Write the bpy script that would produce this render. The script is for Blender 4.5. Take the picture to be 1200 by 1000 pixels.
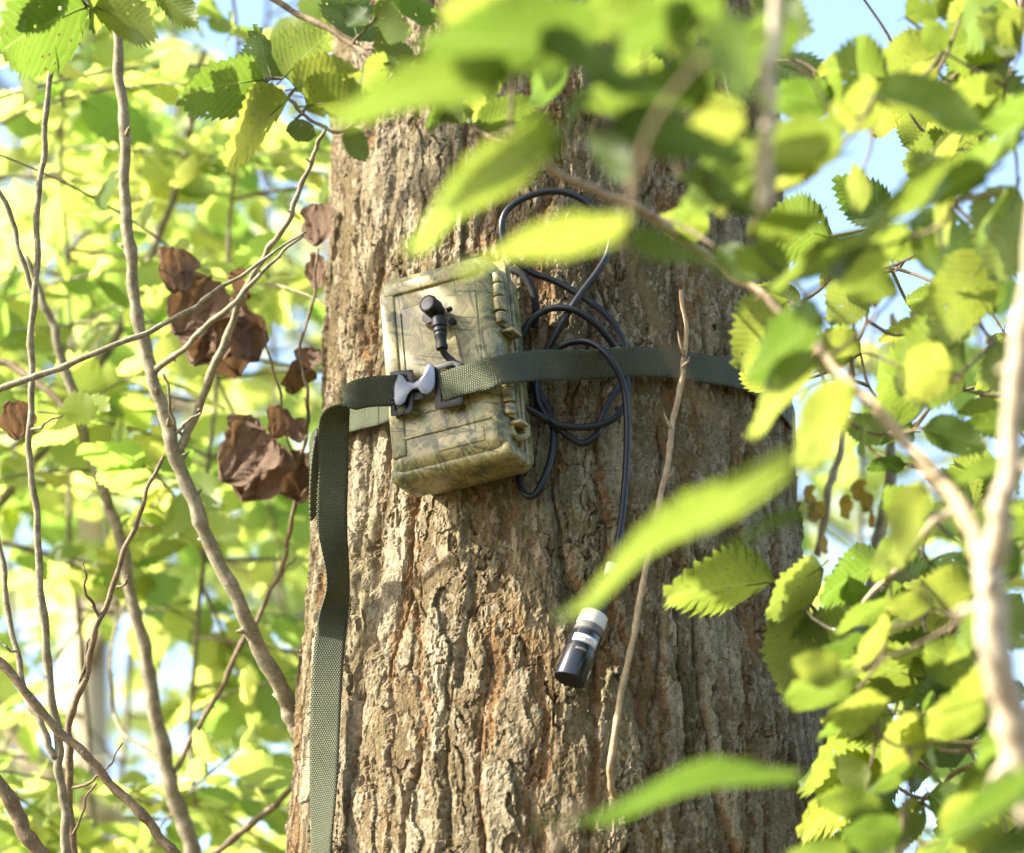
import bpy, bmesh, math, random
import numpy as np
from mathutils import Vector, Matrix

for o in list(bpy.data.objects):
    bpy.data.objects.remove(o)
SC = bpy.context.scene
COL = SC.collection
rng = random.Random(7)

# ------------------------------------------------------------------ camera
TILT = math.radians(20.0)
FOCUS = 2.6
K = 0.0007 / 2.6                      # tangent per photograph pixel
CAM = Vector((-0.0364, -0.2 - FOCUS * math.cos(TILT), 1.55))
FW = Vector((0, math.cos(TILT), math.sin(TILT)))
UP = Vector((0, -math.sin(TILT), math.cos(TILT)))
RT = Vector((1, 0, 0))
cd = bpy.data.cameras.new('camera')
cam = bpy.data.objects.new('camera', cd)
COL.objects.link(cam)
cam.location = CAM
cam.rotation_euler = (math.pi / 2 + TILT, 0, 0)
cd.sensor_width = 36.0
cd.lens = 36.0 / (1200 * K)
cd.clip_start = 0.05
cd.clip_end = 2000
cd.dof.use_dof = True
cd.dof.focus_distance = FOCUS - 0.02
cd.dof.aperture_fstop = 4.2
cd.dof.aperture_blades = 9
SC.camera = cam

# ------------------------------------------------------------------ world, sun, exposure
SUN = Vector((-0.80, -0.20, 0.57)).normalized()
w = bpy.data.worlds.new('World')
SC.world = w
w.use_nodes = True
nt = w.node_tree
nt.nodes.clear()
sky = nt.nodes.new('ShaderNodeTexSky')
sky.sky_type = 'NISHITA'
sky.sun_disc = False
sky.sun_elevation = math.asin(SUN.z)
sky.sun_rotation = math.atan2(SUN.x, SUN.y)
sky.air_density = 1.0
sky.dust_density = 2.5
sky.ozone_density = 1.0
bg = nt.nodes.new('ShaderNodeBackground')
bg.inputs['Strength'].default_value = 0.15
wo = nt.nodes.new('ShaderNodeOutputWorld')
nt.links.new(sky.outputs[0], bg.inputs[0])
nt.links.new(bg.outputs[0], wo.inputs[0])
sd = bpy.data.lights.new('sun', 'SUN')
sd.energy = 5.0
sd.angle = math.radians(0.55)
sd.color = (1.0, 0.93, 0.82)
sun = bpy.data.objects.new('sun', sd)
COL.objects.link(sun)
sun.rotation_euler = SUN.to_track_quat('Z', 'Y').to_euler()
sun.location = (-6, -2, 8)
SC.view_settings.view_transform = 'Standard'
SC.view_settings.look = 'None'
SC.view_settings.exposure = 1.9
SC.view_settings.gamma = 1.0
SC.render.engine = 'CYCLES'
SC.cycles.use_denoising = True
SC.cycles.max_bounces = 8
SC.cycles.diffuse_bounces = 4
SC.cycles.transmission_bounces = 6
SC.cycles.sample_clamp_indirect = 6.0

# ------------------------------------------------------------------ helpers
def P(px, py, dep):
    """a point seen at photograph position (px,py), dep metres away along the view axis"""
    return CAM + RT * ((px - 600) * K * dep) + UP * ((500 - py) * K * dep) + FW * dep

def ray(px, py):
    return (RT * ((px - 600) * K) + UP * ((500 - py) * K) + FW)

def link(o, parent=None):
    COL.objects.link(o)
    if parent is not None:
        o.parent = parent
        o.matrix_parent_inverse = WINV[parent.name]
    if o.name not in WINV:
        WINV[o.name] = Matrix.Identity(4)
    return o
WINV = {}

def thing(name, label, cat, loc, group=None):
    e = bpy.data.objects.new(name, None)
    COL.objects.link(e)
    e.location = loc
    e.empty_display_size = 0.05
    e['label'] = label
    e['category'] = cat
    if group:
        e['group'] = group
    WINV[e.name] = Matrix.Translation(-Vector(loc))
    return e

def mesh_from(name, verts, faces, mat, smooth=True, uvs=None):
    me = bpy.data.meshes.new(name)
    me.from_pydata([tuple(v) for v in verts], [], faces)
    if uvs is not None:
        uvl = me.uv_layers.new(name='UVMap')
        flat = []
        for p in me.polygons:
            for vi in p.vertices:
                flat.extend(uvs[vi])
        uvl.data.foreach_set('uv', flat)
    if smooth:
        me.polygons.foreach_set('use_smooth', [True] * len(me.polygons))
    if mat is not None:
        me.materials.append(mat)
    me.update()
    return me

def part(name, me, parent=None):
    o = bpy.data.objects.new(name, me)
    return link(o, parent)

def catmull(pts, n=8, closed=False):
    """pts: list of lists of floats (any dims)"""
    a = [np.array(p, dtype=float) for p in pts]
    if len(a) == 2:
        return [a[0] + (a[1] - a[0]) * t for t in np.linspace(0, 1, n + 1)]
    ext = [2 * a[0] - a[1]] + a + [2 * a[-1] - a[-2]]
    out = []
    for i in range(1, len(ext) - 2):
        p0, p1, p2, p3 = ext[i - 1], ext[i], ext[i + 1], ext[i + 2]
        for j in range(n):
            t = j / n
            out.append(0.5 * ((2 * p1) + (-p0 + p2) * t + (2 * p0 - 5 * p1 + 4 * p2 - p3) * t * t
                              + (-p0 + 3 * p1 - 3 * p2 + p3) * t ** 3))
    out.append(a[-1])
    return out

def tube_geo(pts, rads, sides=8, caps=True, rough=0.0, seed=0):
    """pts list of Vectors, rads list"""
    r = random.Random(seed)
    verts, faces = [], []
    n = len(pts)
    tang = []
    for i in range(n):
        t = pts[min(i + 1, n - 1)] - pts[max(i - 1, 0)]
        if t.length < 1e-9:
            t = Vector((0, 0, 1))
        tang.append(t.normalized())
    u = tang[0].orthogonal().normalized()
    for i in range(n):
        t = tang[i]
        u = (u - t * u.dot(t))
        if u.length < 1e-6:
            u = t.orthogonal()
        u.normalize()
        v = t.cross(u)
        rr = rads[i]
        for s in range(sides):
            a = 2 * math.pi * s / sides
            k = rr * (1 + rough * (r.random() - 0.5))
            verts.append(pts[i] + u * (math.cos(a) * k) + v * (math.sin(a) * k))
    for i in range(n - 1):
        for s in range(sides):
            s2 = (s + 1) % sides
            faces.append((i * sides + s, i * sides + s2, (i + 1) * sides + s2, (i + 1) * sides + s))
    if caps:
        c0 = len(verts); verts.append(pts[0])
        c1 = len(verts); verts.append(pts[-1])
        for s in range(sides):
            s2 = (s + 1) % sides
            faces.append((c0, s2, s))
            faces.append((c1, (n - 1) * sides + s, (n - 1) * sides + s2))
    return verts, faces

class Geo:
    def __init__(self):
        self.v, self.f = [], []
    def add(self, vf):
        o = len(self.v)
        self.v += list(vf[0])
        self.f += [tuple(i + o for i in f) for f in vf[1]]
        return self
    def build(self, name, mat, parent=None, smooth=True):
        return part(name, mesh_from(name, self.v, self.f, mat, smooth), parent)

def twig_path(ctrl, n=7, wob=0.0, seed=0):
    """ctrl: (px,py,depth,width_px) -> points & radii (metres)"""
    r = random.Random(seed)
    c = catmull(ctrl, n)
    pts, rad = [], []
    ph = [r.uniform(0, 6.28) for _ in range(6)]
    for i, q in enumerate(c):
        p = P(q[0], q[1], q[2])
        rr = max(0.0006, q[3] * 0.44 * K * q[2])
        a = i * 0.55
        p += Vector((math.sin(a + ph[0]) + 0.5 * math.sin(2.3 * a + ph[1]), math.sin(1.2 * a + ph[2]),
                     0.5 * math.sin(a + ph[3]))) * wob
        pts.append(p)
        kn = 1 + 0.06 * math.sin(1.7 * i + ph[4]) + (0.16 if r.random() < 0.12 else 0)
        rad.append(rr * kn)
    return pts, rad

def to_ground(pts, rad, end=0, drift=(0, 0)):
    """carry a stem on from its lowest end down to the ground"""
    p = pts[-1] if end else pts[0]
    q = pts[-2] if end else pts[1]
    d = (p - q).normalized()
    r0 = rad[-1] if end else rad[0]
    tgt = Vector((p.x + drift[0], p.y + drift[1], -0.03))
    ex, er = [], []
    n = 12
    h = p.z
    for i in range(1, n + 1):
        t = i / n
        a = p + d * (h * 0.45 * t)
        b = tgt + Vector((0, 0, h * 0.6 * (1 - t)))
        ex.append(a * (1 - t) + b * t if t < 1 else tgt)
        er.append(r0 * (1 + 0.45 * t))
    if end:
        return pts + ex, rad + er
    return ex[::-1] + pts, er[::-1] + rad

# ------------------------------------------------------------------ material helpers
class M:
    def __init__(self, name):
        self.m = bpy.data.materials.new(name)
        self.m.use_nodes = True
        self.t = self.m.node_tree
        self.t.nodes.clear()
        self.out = self.n('ShaderNodeOutputMaterial')
    def n(self, typ, **kw):
        nd = self.t.nodes.new(typ)
        for k, v in kw.items():
            if k.startswith('i_'):
                nd.inputs[k[2:].replace('_', ' ')].default_value = v
            else:
                setattr(nd, k, v)
        return nd
    def l(self, a, b):
        self.t.links.new(a, b)
    def setin(self, nd, key, val):
        if hasattr(val, 'links') or isinstance(val, bpy.types.NodeSocket):
            self.l(val, nd.inputs[key])
        else:
            nd.inputs[key].default_value = val
    def coord(self, kind='Object', scale=(1, 1, 1)):
        tc = self.n('ShaderNodeTexCoord')
        mp = self.n('ShaderNodeMapping')
        mp.inputs['Scale'].default_value = scale
        self.l(tc.outputs[kind], mp.inputs[0])
        return mp.outputs[0]
    def noise(self, vec, scale, detail=4, rough=0.55, dist=0.0):
        nd = self.n('ShaderNodeTexNoise')
        self.l(vec, nd.inputs['Vector'])
        nd.inputs['Scale'].default_value = scale
        nd.inputs['Detail'].default_value = detail
        nd.inputs['Roughness'].default_value = rough
        nd.inputs['Distortion'].default_value = dist
        return nd.outputs['Fac']
    def vor(self, vec, scale, feature='F1', out='Distance'):
        nd = self.n('ShaderNodeTexVoronoi', feature=feature)
        self.l(vec, nd.inputs['Vector'])
        nd.inputs['Scale'].default_value = scale
        return nd.outputs[out]
    def ramp(self, fac, stops, interp='LINEAR'):
        nd = self.n('ShaderNodeValToRGB')
        cr = nd.color_ramp
        cr.interpolation = interp
        while len(cr.elements) > 1:
            cr.elements.remove(cr.elements[-1])
        cr.elements[0].position = stops[0][0]
        cr.elements[0].color = tuple(stops[0][1]) + (1,) if len(stops[0][1]) == 3 else stops[0][1]
        for p, c in stops[1:]:
            e = cr.elements.new(p)
            e.color = tuple(c) + (1,)
        self.l(fac, nd.inputs[0])
        return nd.outputs[0]
    def mix(self, fac, a, b, mode='MIX'):
        nd = self.n('ShaderNodeMix', data_type='RGBA', blend_type=mode)
        for k, v in (('Factor', fac), ('A', a), ('B', b)):
            s = [i for i in nd.inputs if i.name == k and (i.type == ('VALUE' if k == 'Factor' else 'RGBA'))][0]
            if isinstance(v, bpy.types.NodeSocket):
                self.l(v, s)
            elif k == 'Factor':
                s.default_value = v
            else:
                s.default_value = tuple(v) + (1,)
        return [o for o in nd.outputs if o.type == 'RGBA'][0]
    def math(self, op, a, b=None, c=None, clamp=False):
        nd = self.n('ShaderNodeMath', operation=op, use_clamp=clamp)
        for i, v in enumerate((a, b, c)):
            if v is None:
                continue
            if isinstance(v, bpy.types.NodeSocket):
                self.l(v, nd.inputs[i])
            else:
                nd.inputs[i].default_value = v
        return nd.outputs[0]
    def bump(self, h, strength=0.5, dist=0.001):
        nd = self.n('ShaderNodeBump')
        nd.inputs['Strength'].default_value = strength
        nd.inputs['Distance'].default_value = dist
        self.l(h, nd.inputs['Height'])
        return nd.outputs[0]
    def pbr(self, color, rough=0.6, spec=0.5, metal=0.0, normal=None, coat=0.0):
        nd = self.n('ShaderNodeBsdfPrincipled')
        self.setin(nd, 'Base Color', color if isinstance(color, bpy.types.NodeSocket) else tuple(color) + (1,))
        self.setin(nd, 'Roughness', rough)
        self.setin(nd, 'Specular IOR Level', spec)
        self.setin(nd, 'Metallic', metal)
        if coat:
            self.setin(nd, 'Coat Weight', coat)
        if normal is not None:
            self.l(normal, nd.inputs['Normal'])
        return nd.outputs[0]
    def done(self, sh):
        self.l(sh, self.out.inputs[0])
        return self.m

def leaf_material(name, r_lo, r_hi, t_lo, t_hi, fac=0.55, gloss=0.42, veins=True, spots=0.0):
    m = M(name)
    oi = m.n('ShaderNodeObjectInfo')
    ge = m.n('ShaderNodeNewGeometry')
    rnd = m.math('FRACT', m.math('ADD', oi.outputs['Random'], ge.outputs['Random Per Island']))
    refl = m.ramp(rnd, [(0, r_lo), (1, r_hi)])
    tran = m.ramp(rnd, [(0, t_lo), (1, t_hi)])
    nrm = None
    if veins:
        uv = m.n('ShaderNodeTexCoord').outputs['UV']
        sx = m.n('ShaderNodeSeparateXYZ')
        m.l(uv, sx.inputs[0])
        ax = m.math('ABSOLUTE', m.math('SUBTRACT', sx.outputs[0], 0.5))
        # side veins run forward from the midrib
        ph = m.math('MULTIPLY', m.math('SUBTRACT', sx.outputs[1], m.math('MULTIPLY', ax, 0.62)), 12.0)
        tri = m.math('ABSOLUTE', m.math('SUBTRACT', m.math('FRACT', ph), 0.5))
        sv = m.math('SUBTRACT', 1.0, m.math('MULTIPLY', tri, 9.0), clamp=True)
        mv = m.math('SUBTRACT', 1.0, m.math('MULTIPLY', ax, 55.0), clamp=True)
        v = m.math('MAXIMUM', m.math('MULTIPLY', sv, 0.55), mv)
        oc = m.coord('Generated')
        mot = m.noise(oc, 9.0, 3)
        net = m.vor(oc, 46.0, 'DISTANCE_TO_EDGE')
        tran = m.mix(m.math('MULTIPLY', v, 0.45), tran, (0.42, 0.47, 0.16))
        tran = m.mix(m.math('MULTIPLY', m.math('SUBTRACT', mot, 0.35), 0.9, clamp=True), tran, (0.09, 0.18, 0.012))
        refl = m.mix(m.math('MULTIPLY', v, 0.4), refl, (0.16, 0.22, 0.06))
        hh = m.math('ADD', m.math('MULTIPLY', tri, 1.2), m.math('MULTIPLY', net, 0.6))
        nrm = m.bump(hh, 0.3, 0.0010)
        if spots:
            sp = m.noise(oc, 5.0, 2)
            dots = m.vor(oc, 13.0)
            bl = m.math('LESS_THAN', dots, 0.16)
            bl = m.math('MULTIPLY', bl, m.math('GREATER_THAN', sp, 0.52))
            tran = m.mix(bl, tran, (0.10, 0.055, 0.015))
            refl = m.mix(bl, refl, (0.10, 0.05, 0.02))
    b = m.pbr(refl, gloss, 0.35, normal=nrm)
    tr = m.n('ShaderNodeBsdfTranslucent')
    m.l(tran, tr.inputs[0])
    if nrm is not None:
        m.l(nrm, tr.inputs['Normal'])
    mx = m.n('ShaderNodeMixShader')
    mx.inputs[0].default_value = fac
    m.l(b, mx.inputs[1])
    m.l(tr.outputs[0], mx.inputs[2])
    sh = mx.outputs[0]
    if spots:
        # insect holes eaten through some of the leaves
        shift = m.n('ShaderNodeVectorMath', operation='ADD')
        cmb = m.n('ShaderNodeCombineXYZ')
        m.l(m.math('MULTIPLY', rnd, 37.0), cmb.inputs[0]); m.l(m.math('MULTIPLY', rnd, 11.0), cmb.inputs[1])
        m.l(oc, shift.inputs[0]); m.l(cmb.outputs[0], shift.inputs[1])
        hv = m.vor(shift.outputs[0], 6.0)
        hn = m.noise(shift.outputs[0], 30, 2)
        hole = m.math('LESS_THAN', m.math('ADD', hv, m.math('MULTIPLY', hn, 0.16)), 0.19)
        hole = m.math('MULTIPLY', hole, m.math('GREATER_THAN', m.noise(shift.outputs[0], 2.2, 1), 0.5))
        tp = m.n('ShaderNodeBsdfTransparent')
        m2 = m.n('ShaderNodeMixShader')
        m.l(hole, m2.inputs[0]); m.l(sh, m2.inputs[1]); m.l(tp.outputs[0], m2.inputs[2])
        sh = m2.outputs[0]
    return m.done(sh)

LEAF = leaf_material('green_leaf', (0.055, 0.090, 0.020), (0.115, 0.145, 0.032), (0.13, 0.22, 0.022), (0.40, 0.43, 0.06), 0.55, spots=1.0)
LEAF_DK = leaf_material('shade_dark_green_leaf', (0.045, 0.080, 0.016), (0.085, 0.120, 0.025), (0.09, 0.165, 0.016), (0.22, 0.28, 0.035), 0.5, spots=1.0)  # darker copy: shade on near leaves put into the colour, also mixed in randomly
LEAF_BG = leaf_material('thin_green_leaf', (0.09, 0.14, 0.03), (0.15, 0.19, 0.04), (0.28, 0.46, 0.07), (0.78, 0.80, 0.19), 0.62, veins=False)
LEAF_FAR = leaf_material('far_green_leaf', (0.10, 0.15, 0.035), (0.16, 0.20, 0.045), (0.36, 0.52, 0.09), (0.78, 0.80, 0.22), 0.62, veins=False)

def dead_material():
    m = M('dry_brown_leaf')
    v = m.coord('Object', (1, 1, 1))
    n = m.noise(v, 60, 5)
    c = m.ramp(n, [(0.3, (0.085, 0.050, 0.030)), (0.55, (0.19, 0.122, 0.077)), (0.75, (0.36, 0.265, 0.185))])
    b = m.pbr(c, 0.65, 0.25, normal=m.bump(m.noise(v, 180, 3), 0.6, 0.002))
    tr = m.n('ShaderNodeBsdfTranslucent')
    tr.inputs[0].default_value = (0.24, 0.13, 0.06, 1)
    mx = m.n('ShaderNodeMixShader')
    mx.inputs[0].default_value = 0.25
    m.l(b, mx.inputs[1]); m.l(tr.outputs[0], mx.inputs[2])
    return m.done(mx.outputs[0])
DEAD = dead_material()

def twig_material(name, lo, mid, hi):
    m = M(name)
    v = m.coord('Object')
    n = m.noise(v, 95, 6, 0.72)
    n2 = m.noise(v, 330, 4, 0.65)
    c = m.ramp(n, [(0.28, lo), (0.5, mid), (0.74, hi)])
    sp = m.math('GREATER_THAN', n2, 0.62)
    c = m.mix(m.math('MULTIPLY', sp, 0.6), c, (0.40, 0.34, 0.25))
    h = m.math('ADD', m.math('MULTIPLY', n, 0.6), m.math('MULTIPLY', n2, 0.5))
    return m.done(m.pbr(c, 0.75, 0.25, normal=m.bump(h, 0.7, 0.0015)))
TWIG_GREY = twig_material('grey_twig_bark', (0.090, 0.078, 0.046), (0.19, 0.168, 0.105), (0.36, 0.325, 0.235))
TWIG_BROWN = twig_material('brown_twig_bark', (0.080, 0.058, 0.033), (0.15, 0.112, 0.065), (0.26, 0.20, 0.125))
TWIG_PALE = twig_material('pale_stem_bark', (0.24, 0.195, 0.125), (0.40, 0.335, 0.235), (0.58, 0.51, 0.39))
TWIG_CREAM = twig_material('sunlit_cream_bark', (0.40, 0.35, 0.26), (0.56, 0.50, 0.39), (0.70, 0.64, 0.52))  # lighter bark: sunlight put into the colour of the near branch
TWIG_TAN = twig_material('tan_dry_stalk', (0.20, 0.14, 0.075), (0.33, 0.24, 0.135), (0.45, 0.35, 0.22))

def bark_material():
    m = M('furrowed_bark')
    at = m.n('ShaderNodeAttribute', attribute_name='bark')
    sx = m.n('ShaderNodeSeparateColor')
    m.l(at.outputs['Color'], sx.inputs[0])
    fur, rndp, flake = sx.outputs[0], sx.outputs[1], sx.outputs[2]
    v = m.coord('Object')
    vl = m.coord('Object', (1, 1, 0.35))
    n1 = m.noise(vl, 38, 6, 0.65)
    n2 = m.noise(v, 240, 5, 0.7)
    n3 = m.noise(v, 9, 4, 0.6)
    base = m.ramp(rndp, [(0.0, (0.105, 0.080, 0.042)), (0.45, (0.185, 0.148, 0.086)), (0.75, (0.25, 0.21, 0.138)), (0.8, (0.33, 0.295, 0.215)), (1.0, (0.36, 0.325, 0.245))])
    base = m.mix(m.math('MULTIPLY', m.math('SUBTRACT', n1, 0.44), 3.0, clamp=True), base, (0.115, 0.084, 0.046))
    # grey lichen bloom on the plates
    gr = m.math('MULTIPLY', m.math('SUBTRACT', n3, 0.50), 5.0, clamp=True)
    base = m.mix(m.math('MULTIPLY', gr, 0.6), base, (0.33, 0.315, 0.25))
    # green-grey algae in patches
    al = m.math('MULTIPLY', m.math('SUBTRACT', m.noise(vl, 17, 5, 0.7), 0.52), 5.0, clamp=True)
    base = m.mix(m.math('MULTIPLY', al, 0.6), base, (0.10, 0.095, 0.038))
    # orange inner bark laid open by the furrows
    org = m.ramp(n1, [(0.3, (0.17, 0.090, 0.036)), (0.55, (0.23, 0.138, 0.062)), (0.75, (0.115, 0.066, 0.032))])
    c = m.mix(m.math('MULTIPLY', fur, 0.9, clamp=True), base, org)
    fl = m.math('MULTIPLY', m.math('SUBTRACT', flake, 0.58), 7.0, clamp=True)
    c = m.mix(m.math('MULTIPLY', fl, 0.45), c, (0.45, 0.405, 0.32))
    n4 = m.noise(v, 420, 6, 0.75)
    c = m.mix(m.math('MULTIPLY', m.math('SUBTRACT', n2, 0.5), 3.2, clamp=True), c, (0.075, 0.053, 0.028))
    c = m.mix(m.math('MULTIPLY', m.math('SUBTRACT', 0.44, n2), 2.4, clamp=True), c, (0.42, 0.375, 0.285))
    c = m.mix(m.math('MULTIPLY', m.math('SUBTRACT', n4, 0.54), 5.0, clamp=True), c, (0.055, 0.040, 0.022))
    c = m.mix(m.math('MULTIPLY', m.math('SUBTRACT', 0.41, n4), 5.0, clamp=True), c, (0.50, 0.46, 0.37))
    c = m.mix(1.0, c, (1.02, 0.98, 0.86), 'MULTIPLY')
    h = m.math('ADD', m.math('MULTIPLY', n2, 1.3), m.math('MULTIPLY', n4, 1.0))
    return m.done(m.pbr(c, 0.88, 0.18, normal=m.bump(h, 1.0, 0.0026)))
BARK = bark_material()

def camo_material():
    m = M('camouflage_print')
    v = m.coord('Object')
    n = m.noise(v, 25, 6, 0.66, 1.0)
    c = m.ramp(n, [(0.30, (0.045, 0.048, 0.022)), (0.40, (0.13, 0.125, 0.045)), (0.48, (0.24, 0.215, 0.085)),
                   (0.55, (0.15, 0.12, 0.048)), (0.63, (0.29, 0.255, 0.115)), (0.74, (0.18, 0.18, 0.08))])
    # printed leaf blotches with ragged edges
    wv = m.n('ShaderNodeVectorMath', operation='ADD')
    nz = m.n('ShaderNodeTexNoise'); m.l(v, nz.inputs['Vector']); nz.inputs['Scale'].default_value = 70; nz.inputs['Detail'].default_value = 4
    sc = m.n('ShaderNodeVectorMath', operation='SCALE'); m.l(nz.outputs['Color'], sc.inputs[0]); sc.inputs['Scale'].default_value = 0.03
    m.l(v, wv.inputs[0]); m.l(sc.outputs[0], wv.inputs[1])
    c = m.mix(m.math('MULTIPLY', m.math('LESS_THAN', m.vor(wv.outputs[0], 24), 0.24), 0.7), c, (0.045, 0.048, 0.032))
    c = m.mix(m.math('MULTIPLY', m.math('LESS_THAN', m.vor(wv.outputs[0], 19), 0.24), 0.75), c, (0.34, 0.295, 0.165))
    c = m.mix(m.math('MULTIPLY', m.math('LESS_THAN', m.vor(wv.outputs[0], 31), 0.20), 0.6), c, (0.10, 0.13, 0.045))
    # grass blades: thin streaks in several slants
    for k, (rot, col, sca) in enumerate(((0.5, (0.33, 0.29, 0.14), 18), (-0.65, (0.30, 0.27, 0.11), 22), (1.25, (0.035, 0.040, 0.018), 16), (-1.1, (0.28, 0.26, 0.13), 20), (0.1, (0.04, 0.042, 0.02), 20))):
        mp = m.n('ShaderNodeMapping')
        tc = m.n('ShaderNodeTexCoord')
        m.l(tc.outputs['Object'], mp.inputs[0])
        mp.inputs['Rotation'].default_value = (0, rot, 0)
        mp.inputs['Location'].default_value = (k * 3.1, 0, k)
        mp2 = m.n('ShaderNodeMapping')
        m.l(mp.outputs[0], mp2.inputs[0])
        mp2.inputs['Scale'].default_value = (1.0, 0.25, 0.10)
        s = m.noise(mp2.outputs[0], sca * 16, 2, 0.4, 0.8)
        g = m.math('MULTIPLY', m.math('SUBTRACT', s, 0.60), 18, clamp=True)
        c = m.mix(m.math('MULTIPLY', g, 0.7), c, col)
    c = m.mix(0.08, c, (0.135, 0.138, 0.115))
    return m.done(m.pbr(c, 0.36, 0.42, normal=m.bump(m.noise(v, 900, 2), 0.12, 0.0004)))
CAMO = camo_material()

def plain(name, col, rough=0.5, spec=0.5, metal=0.0, bump=0.0, bscale=400, var=0.0):
    m = M(name)
    v = m.coord('Object')
    n = m.noise(v, bscale, 3)
    c = col
    if var:
        c = m.mix(m.math('MULTIPLY', m.noise(v, 90, 4), var), col, tuple(x * 0.45 for x in col))
    return m.done(m.pbr(c, rough, spec, metal, m.bump(n, bump, 0.0006) if bump else None))
BLACK = plain('black_plastic', (0.010, 0.011, 0.012), 0.5, 0.3, bump=0.1, var=0.3)
CABLE = plain('black_cable_jacket', (0.013, 0.014, 0.017), 0.34, 0.35, bump=0.06, var=0.3)
DARKGLOSS = plain('glossy_black_anodised', (0.012, 0.013, 0.016), 0.14, 0.6, bump=0.02)
DARKFACE = plain('dark_foam', (0.015, 0.013, 0.013), 0.9, 0.2, bump=0.5, bscale=900)
WHITE_TAPE = plain('white_tape', (0.58, 0.57, 0.52), 0.5, 0.4, bump=0.2, var=0.25)
GREYRING = plain('grey_knurled_ring', (0.12, 0.115, 0.105), 0.6, 0.4, bump=0.5, bscale=700)
STEEL = plain('screw_steel', (0.45, 0.44, 0.42), 0.35, 0.5, 1.0)
BRASS = plain('dull_brass_thread', (0.36, 0.29, 0.17), 0.4, 0.5, 0.8)
BUCKLE_HI = plain('sky_tinted_buckle_plastic', (0.070, 0.098, 0.155), 0.30, 0.7, bump=0.15, var=0.3)  # blue reflection of the sky put into the clasp's colour
CORD = plain('black_braided_cord', (0.014, 0.014, 0.013), 0.7, 0.3, bump=0.9, bscale=900)

def label_material():
    m = M('small_white_label')
    tc = m.n('ShaderNodeTexCoord')
    sx = m.n('ShaderNodeSeparateXYZ'); m.l(tc.outputs['UV'], sx.inputs[0])
    u, v = sx.outputs[0], sx.outputs[1]
    mp = m.n('ShaderNodeMapping'); mp.inputs['Scale'].default_value = (26, 3.0, 1)
    m.l(tc.outputs['UV'], mp.inputs[0])
    n = m.noise(mp.outputs[0], 1.0, 1)
    band = m.math('MULTIPLY', m.math('GREATER_THAN', v, 0.36), m.math('LESS_THAN', v, 0.66))
    inx = m.math('MULTIPLY', m.math('GREATER_THAN', u, 0.15), m.math('LESS_THAN', u, 0.85))
    ink = m.math('MULTIPLY', m.math('MULTIPLY', band, inx), m.math('GREATER_THAN', n, 0.50))
    c = m.mix(m.math('MULTIPLY', ink, 0.75), (0.66, 0.67, 0.64), (0.07, 0.07, 0.08))
    return m.done(m.pbr(c, 0.45, 0.4))
LABEL = label_material()

def webbing_material():
    m = M('olive_webbing')
    tc = m.n('ShaderNodeTexCoord')
    sx = m.n('ShaderNodeSeparateXYZ'); m.l(tc.outputs['UV'], sx.inputs[0])
    u, v = sx.outputs[0], sx.outputs[1]      # u across in mm, v along in mm
    # twill: rows of small raised picks, shifted row by row
    row = m.math('FLOOR', m.math('DIVIDE', v, 1.8))
    fv = m.math('FRACT', m.math('DIVIDE', v, 1.8))
    sh = m.math('MULTIPLY', row, 0.5)
    fu = m.math('FRACT', m.math('ADD', m.math('DIVIDE', u, 2.0), sh))
    a = m.math('SINE', m.math('MULTIPLY', fu, math.pi))
    b = m.math('SINE', m.math('MULTIPLY', fv, math.pi))
    h = m.math('MULTIPLY', a, b)
    ob = m.coord('Object')
    n = m.noise(ob, 45, 4)
    c = m.ramp(n, [(0.3, (0.084, 0.096, 0.050)), (0.7, (0.125, 0.138, 0.076))])
    c = m.mix(m.math('MULTIPLY', m.math('SUBTRACT', 1.0, h), 0.65), c, (0.036, 0.042, 0.024))
    c = m.mix(m.math('MULTIPLY', m.math('SUBTRACT', m.noise(ob, 300, 3), 0.62), 3.0, clamp=True), c, (0.2, 0.2, 0.14))
    # sheen of the nylon
    return m.done(m.pbr(c, 0.62, 0.25, normal=m.bump(h, 1.0, 0.0014)))
WEB = webbing_material()

def ground_material():
    m = M('woodland_floor')
    v = m.coord('Object')
    n = m.noise(v, 1.3, 8, 0.65)
    n2 = m.noise(v, 30, 6, 0.7)
    c = m.ramp(n2, [(0.3, (0.05, 0.035, 0.02)), (0.5, (0.12, 0.08, 0.04)), (0.7, (0.20, 0.13, 0.06))])
    c = m.mix(m.math('MULTIPLY', m.math('SUBTRACT', n, 0.42), 3, clamp=True), c, (0.075, 0.10, 0.025))
    return m.done(m.pbr(c, 0.95, 0.1, normal=m.bump(n2, 0.9, 0.03)))
GROUND = ground_material()

# ------------------------------------------------------------------ ground
def build_ground():
    n = 90
    vs, fs = [], []
    for i in range(n):
        for j in range(n):
            x = (i / (n - 1) * 2 - 1); y = (j / (n - 1) * 2 - 1)
            X = 600 * x * abs(x) ** 1.6; Y = 600 * y * abs(y) ** 1.6
            d = math.hypot(X, Y)
            z = 0.06 * math.sin(X * 1.3 + 1) * math.cos(Y * 1.1) * min(1, d / 2) - 0.02
            vs.append((X, Y, z))
    for i in range(n - 1):
        for j in range(n - 1):
            fs.append((i * n + j, (i + 1) * n + j, (i + 1) * n + j + 1, i * n + j + 1))
    o = part('ground', mesh_from('ground', vs, fs, GROUND))
    o['kind'] = 'structure'
    o['label'] = 'woodland floor of leaf litter and moss around the trunk'
build_ground()

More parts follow.
